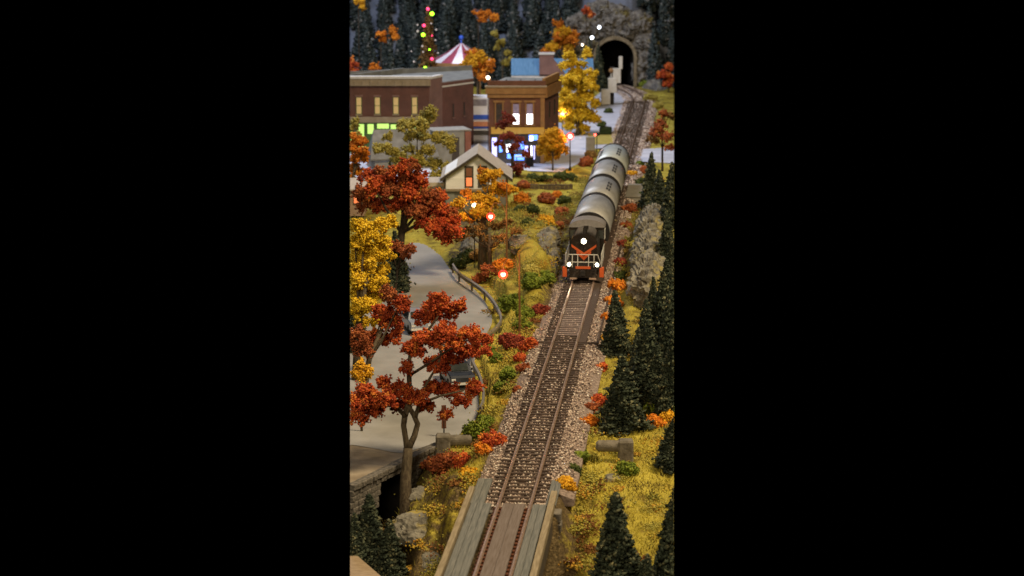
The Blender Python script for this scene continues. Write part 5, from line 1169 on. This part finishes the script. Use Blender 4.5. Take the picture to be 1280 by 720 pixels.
ch_ = w.box('chimney', (674 - 639) / 103 * w.L, (692 - 639) / 103 * w.L, zz(95), zz(68), -.8, .3, brick('chimney_brick', (.15, .075, .055), (.18, .09, .07), (.2, .13, .11))); w.box('chimney_cap', (673 - 639) / 103 * w.L, (693 - 639) / 103 * w.L, zz(68) + .003, zz(66), -.9, .4, WIT, ch_)
u0 = (690 - 639) / 103 * w.L; gm = [(u0 - 1.2, zz(93)), (u0 + 1.6, zz(93)), (u0 + .2, zz(74))]
pts = [w.o + w.d * u + w.n * .31 + Vector((0, 0, z)) for u, z in gm]; MB().extr([tuple(q) for q in pts], w.n * -.9).build('dormer', MATS['chimney_brick'], r_)
# white gabled house
r_, p = root_at('gabled_house', (557, 262), 'small white house with dark trimmed gable and one orange lit window', 'house', -1.0)
zb0 = -1.0; a = P(556, 264, zb0); b_ = P(634, 264, zb0); w = Wall(r_, (a.x, a.y), (b_.x, b_.y)); zz = lambda y: zat(y, a) - zb0
HW = mat('white_siding', (.78, .77, .72), (.84, .83, .78), 1.5, .7, stretch=(.2, .2, 1)); DT = mat('dark_trim', (.045, .035, .02), (.07, .055, .035), 3, .7); HR = mat('beige_roof', (.40, .34, .26), (.48, .41, .32), 1.5, .85, stretch=(3, 1, 1))
U = lambda px_: (px_ - 556) / 78 * w.L
apx = 597
pts = [w.o + w.d * u + Vector((0, 0, z)) for u, z in ((0, 0), (w.L, 0), (w.L, zz(221)), (U(apx), zz(193)), (0, zz(218)))]
MB().extr([tuple(q) for q in pts], w.n * -5.5).build('wall', HW, r_)
for k_ in range(11):       # clapboards
    z0 = .25 + k_ * .2 + zz(237)
    if z0 < zz(222): w.box('clapboard', .12, w.L - .12, z0, z0 + .17, .002, .03, HW)
def gab(u0, z0, u1, z1, n0, n1, th, m_, name):
    q = [w.o + w.d * u0 + w.n * n0 + Vector((0, 0, z0)), w.o + w.d * u1 + w.n * n0 + Vector((0, 0, z1)), w.o + w.d * u1 + w.n * n0 + Vector((0, 0, z1 + th)), w.o + w.d * u0 + w.n * n0 + Vector((0, 0, z0 + th))]
    return MB().extr([tuple(x) for x in q], w.n * (n1 - n0)).build(name, m_, r_)
gab(-.35, zz(224) - .05, U(apx), zz(193), .55, -6.2, .14, HR, 'roof'); gab(U(apx) + .003, zz(193), w.L + .45, zz(224) - .1, .55, -6.2, .14, HR, 'roof')
gab(-.37, zz(224) - .16, U(apx), zz(193) - .11, .62, .551, .27, DT, 'barge_board'); gab(U(apx) + .003, zz(193) - .11, w.L + .47, zz(224) - .21, .62, .551, .27, DT, 'barge_board')
for px_, pn in ((586.5, LITO), (603, WDK)):
    u = U(px_); f = w.box('window', u - .38, u + .38, zz(234.5), zz(207.5), .0, .06, DT)
    w.box('pane', u - .24, u + .24, zz(220), zz(210), .062, .075, mat('pane_brown', (.22, .09, .05), (.26, .11, .06), 2, .3) if 'pane_brown' not in MATS else MATS['pane_brown'], f); w.box('pane', u - .24, u + .24, zz(232.5), zz(222), .062, .075, pn, f)
w.box('belt_board', -.05, w.L + .05, zz(238.5), zz(236), .0, .35, CRE); w.box('corner_board', -.06, .1, 0, zz(219), -.03, .05, DT); w.box('porch_wall', .1, w.L - .1, 0, zz(239), .003, .05, mat('porch_grey', (.16, .15, .12), (.2, .19, .15), 2, .8)); w.box('porch_door', U(557.5), U(568), 0.1, zz(241), .052, .1, mat('porch_door', (.22, .22, .19), (.26, .26, .22)))
w.box('corner_post', w.L - .12, w.L + .06, 0, zz(222), -.03, .05, DT)
gab2 = Wall(r_, (P(538, 262, zb0).x, a.y + .6), (a.x - .02, a.y + .6)); gab2.box('side_wing', 0, gab2.L, 0, zz(234), -3, 0, MATS['porch_door']); gab2.box('wing_roof', -.2, gab2.L, zz(234) + .003, zz(229), -3.1, .2, HR)
ww = gab2.box('window', .35, gab2.L - .15, zz(245), zz(235.5), 0, .05, GLS)
for q in (0, .5, 1): gab2.box('muntin', .33 + (gab2.L - .5) * q - .02, .33 + (gab2.L - .5) * q + .04, zz(245), zz(235.5), .052, .07, WIT, ww)
gab2.box('muntin', .33, gab2.L - .13, zz(240.6), zz(239.8), .053, .072, WIT, ww)
# left cottage
r_, p = root_at('beige_cottage', (430, 262), 'beige cottage with an orange lit window at the left edge', 'house', -1.0)
a = P(415, 270, -1.0); b_ = P(456, 270, -1.0); w = Wall(r_, (a.x, a.y), (b_.x, b_.y)); zz = lambda y: zat(y, a) + 1.0
w.box('wall', 0, w.L, 0, zz(236), -3, 0, mat('cottage_wall', (.30, .20, .13), (.36, .25, .17))); u = (447 - 415) / 41 * w.L; f = w.box('window', u - .35, u + .35, zz(256), zz(240), .003, .05, DT); w.box('pane', u - .28, u + .28, zz(254), zz(242), .052, .07, LITO, f)
roofslab(w, -.2, w.L + .2, zz(236), .3, zz(226), -1.8, .12, HR)
# carousel
p = P(577, 137, ZT); r_ = empty('carousel', tuple(p), 0, 'carousel with red and white striped tent roof behind the brick block', 'carousel'); d = depth(p); kx = d / FPX
zz = lambda y: zat(y, p) - ZT; R_ = 39 * kx
STW = mat('tent_white', (.55, .52, .56), (.62, .6, .64), 2, .6); STR = mat('tent_red', (.22, .035, .065), (.27, .05, .08), 2, .6)
for q in range(16):
    a0, a1 = q * math.pi / 8 + .1, (q + 1) * math.pi / 8 + .1; e = lambda aa, rr_, z: (math.cos(aa) * rr_, math.sin(aa) * rr_, z)
    MB().poly([e(a0, .15, zz(54)), e(a1, .15, zz(54)), e(a1, R_ * .5, zz(66)), e(a0, R_ * .5, zz(66))]).poly([e(a0, R_ * .5, zz(66)), e(a1, R_ * .5, zz(66)), e(a1, R_, zz(76)), e(a0, R_, zz(76))]).build('canopy_panel', STW if q % 2 else STR, r_)
MB().lathe([(R_, zz(80)), (R_ + .05, zz(80)), (R_ + .06, zz(76)), (R_, zz(76))], 24).build('rounding_board', TANT, r_)
MB().lathe([(.9, 0), (.9, zz(80))], 14).build('centre_drum', BLU, r_); MB().lathe([(R_, 0), (R_, .3), (0.01, .3)], 24).build('platform', TANT, r_)
sphere('finial', (0, 0, zz(47)), .28, BLU, r_); MB().tube([(0, 0, zz(54)), (0, 0, zz(47))], .1, 6).build('finial_post', BLU, r_)
for q in range(8): MB().tube([(math.cos(q * .785) * R_ * .85, math.sin(q * .785) * R_ * .85, .3), (math.cos(q * .785) * R_ * .85, math.sin(q * .785) * R_ * .85, zz(77))], .05, 6).build('pole', TANT, r_)
plamp(r_, (0, -4, zz(60)), 130, (.9, .85, 1), .5)
# christmas tree
p = P(536, 150, ZT); H_ = zat(6, p) - ZT; r_ = empty('christmas_tree', tuple(p), 0, 'tall dark christmas tree hung with green and red lights', 'christmas tree')
v, f, t_ = conifer_mesh('x', 3200, .12, 77, H_, 2.0); npmesh('needles', v, f, BROWNF, r_, tint=t_ * .35); MB().tube([(0, 0, 0), (0, 0, H_ * .9)], [.15, .04], 6).build('trunk', BARKD, r_)
GL = emat('light_green', (.35, 1, .02), 5); RL = emat('light_red', (1, .05, .16), 3.2); WLg = emat('light_white', (.7, .6, .55), .45)
for x, y, m_, r in ((536, 11, RL, .22), (541, 17, GL, .28), (531, 31.5, RL, .22), (530, 43, GL, .27), (541, 72.5, RL, .22), (532.5, 84, GL, .27), (544.5, 90, GL, .24), (538, 61, GL, .12), (546, 37, WLg, .13), (523, 39, WLg, .16), (529, 57, WLg, .14), (545, 50, WLg, .12), (518, 77, WLg, .14), (530, 64, WLg, .12), (523, 31, WLg, .12), (540, 29, WLg, .12), (521, 87, GL, .12), (548, 66, WLg, .12), (515, 64, WLg, .1), (541, 44, RL, .1), (548, 84, RL, .1)):
    zz_ = zat(y, p) - ZT; rad = 2.0 * (1 - zz_ / H_) ** .92 * 1.0 + .2; xx = (x - 536) * depth(p) / FPX; yy = -math.sqrt(max(.01, rad * rad - xx * xx))
    sphere('tree_light', (xx, yy, zz_), r * .78, m_, r_)
# stepped white blocks
r_, p = root_at('stepped_tower', (765, 130), 'white stepped block structure in front of the tunnel mouth', 'structure tower')
r_['category'] = 'tower'
a = P(765, 132, ZT); d = depth(a); kx = d / FPX; CRW = mat('cream_block', (.50, .46, .38), (.58, .54, .46), 2, .7)
for k_, (x0, x1, y0, y1, th) in enumerate(((773, 777.5, 86, 70.5, .5), (765.5, 775.5, 103.5, 85.5, .7), (760, 770.5, 115.5, 97.5, .9), (751.5, 762.5, 130, 111.5, 1.1), (751, 757, 150, 130.5, .6))):
    z0, z1 = zat(y0, a) - ZT, zat(y1, a) - ZT
    if k_ == 4: z0 = 0
    MB().box(((x0 - 640) * kx - a.x, -th / 2, max(0, z0)), ((x1 - 640) * kx - a.x, th / 2, z1)).build('block', CRW, r_, bevel=.02)
MB().box((-.25, .3, 0), (.25, .8, zat(84, a) - ZT)).build('support_frame', UND, r_)
sphere('ornament', ((763.5 - 640) * kx - a.x, -.2, zat(88, a) - ZT), .3, TANT, r_); MB().tube([((763.5 - 640) * kx - a.x, -.2, zat(98, a) - ZT), ((763.5 - 640) * kx - a.x, -.2, zat(89, a) - ZT)], .06, 6).build('ornament_stem', CRW, r_)
r_.location = (a.x, a.y, ZT)

# ------------------------------------------------------------------ grass fibres
ng = 60000
uu = RNG.uniform(XL + 2, XR - 2, ng); vv = 330 + 460 * RNG.random(ng) ** .75
d_ = HC * FPX / (math.cos(TH) * (vv + 172)); X_ = (uu - 640) / FPX * d_; Y_ = (d_ - HC * math.sin(TH)) / math.cos(TH)
Z_, S_ = ground(X_, Y_); Sg, _, _ = track_dist(X_, Y_)
keep = ~(inpoly(X_, Y_, ROAD) | inpoly(X_, Y_, SHOULDER)) & ((Sg < -2.05) | (Sg > 2.4)) & (RNG.random(ng) > S_ * .9) & cull(np.stack([X_, Y_, Z_], 1), .15)
X_, Y_, Z_, S_ = X_[keep], Y_[keep], Z_[keep], S_[keep]; n = len(X_)
a = RNG.uniform(0, 6.283, n); L = RNG.uniform(.12, .34, n); wd = RNG.uniform(.012, .028, n); lean = RNG.uniform(.3, 1.1, n)
b0 = np.stack([X_ - wd, Y_, Z_ - .03], 1); b1 = np.stack([X_ + wd, Y_, Z_ - .03], 1); tp_ = np.stack([X_ + np.cos(a) * L * np.sin(lean), Y_ + np.sin(a) * L * np.sin(lean) * .8, Z_ + L * np.cos(lean)], 1)
v = np.stack([b0, b1, tp_], 1).reshape(-1, 3); f = np.arange(n * 3).reshape(-1, 3)
pt_ = np.array([noise.noise(Vector((x * .5, y * .4, 0))) for x, y in zip(X_, Y_)])
o = npmesh('grass', v, f, GRASS, tint=np.repeat(np.clip(.56 + pt_ * 1.0 - S_ * .5 + RNG.normal(0, .16, n), 0, 1), 3)); tag(o, 'yellow dry grass fibres covering the banks', kind='stuff')

# ------------------------------------------------------------------ end the layout where the photograph's view of it ends
bpy.context.view_layer.update()
pl = []
for sx, x in ((-1, XL), (1, XR)):
    a_ = CF + CR * ((x - 640) / FPX); nrm = a_.cross(CU).normalized()
    if nrm.dot(CR) * sx < 0: nrm = -nrm
    pl.append((CC.copy(), nrm))
skip = {'crown', 'leaves', 'grass', 'gravel', 'undergrowth'}
dead = []
for o in [o for o in SC.objects if o.type == 'MESH']:
    if o.name.split('.')[0] in skip: continue
    mw = o.matrix_world; bb = [mw @ Vector(c_) for c_ in o.bound_box]
    for co, nrm in pl:
        ds = [(q - co).dot(nrm) for q in bb]
        if min(ds) >= 0: dead.append(o); break
        if max(ds) <= 0: continue
        if o.data.users > 1: o.data = o.data.copy()
        inv = mw.inverted(); lc = inv @ co; ln = (mw.to_3x3().transposed() @ nrm).normalized()
        bm = bmesh.new(); bm.from_mesh(o.data)
        rr_ = bmesh.ops.bisect_plane(bm, geom=bm.verts[:] + bm.edges[:] + bm.faces[:], plane_co=lc, plane_no=ln, clear_outer=True)
        if len(bm.faces) == 0: dead.append(o)
        bm.to_mesh(o.data); bm.free()
        if o in dead: break
for o in set(dead): bpy.data.objects.remove(o)
for o in [o for o in SC.objects if o.type == 'EMPTY' and not o.children]: bpy.data.objects.remove(o)
print('tris', sum(len(o.data.polygons) for o in SC.objects if o.type == 'MESH'))
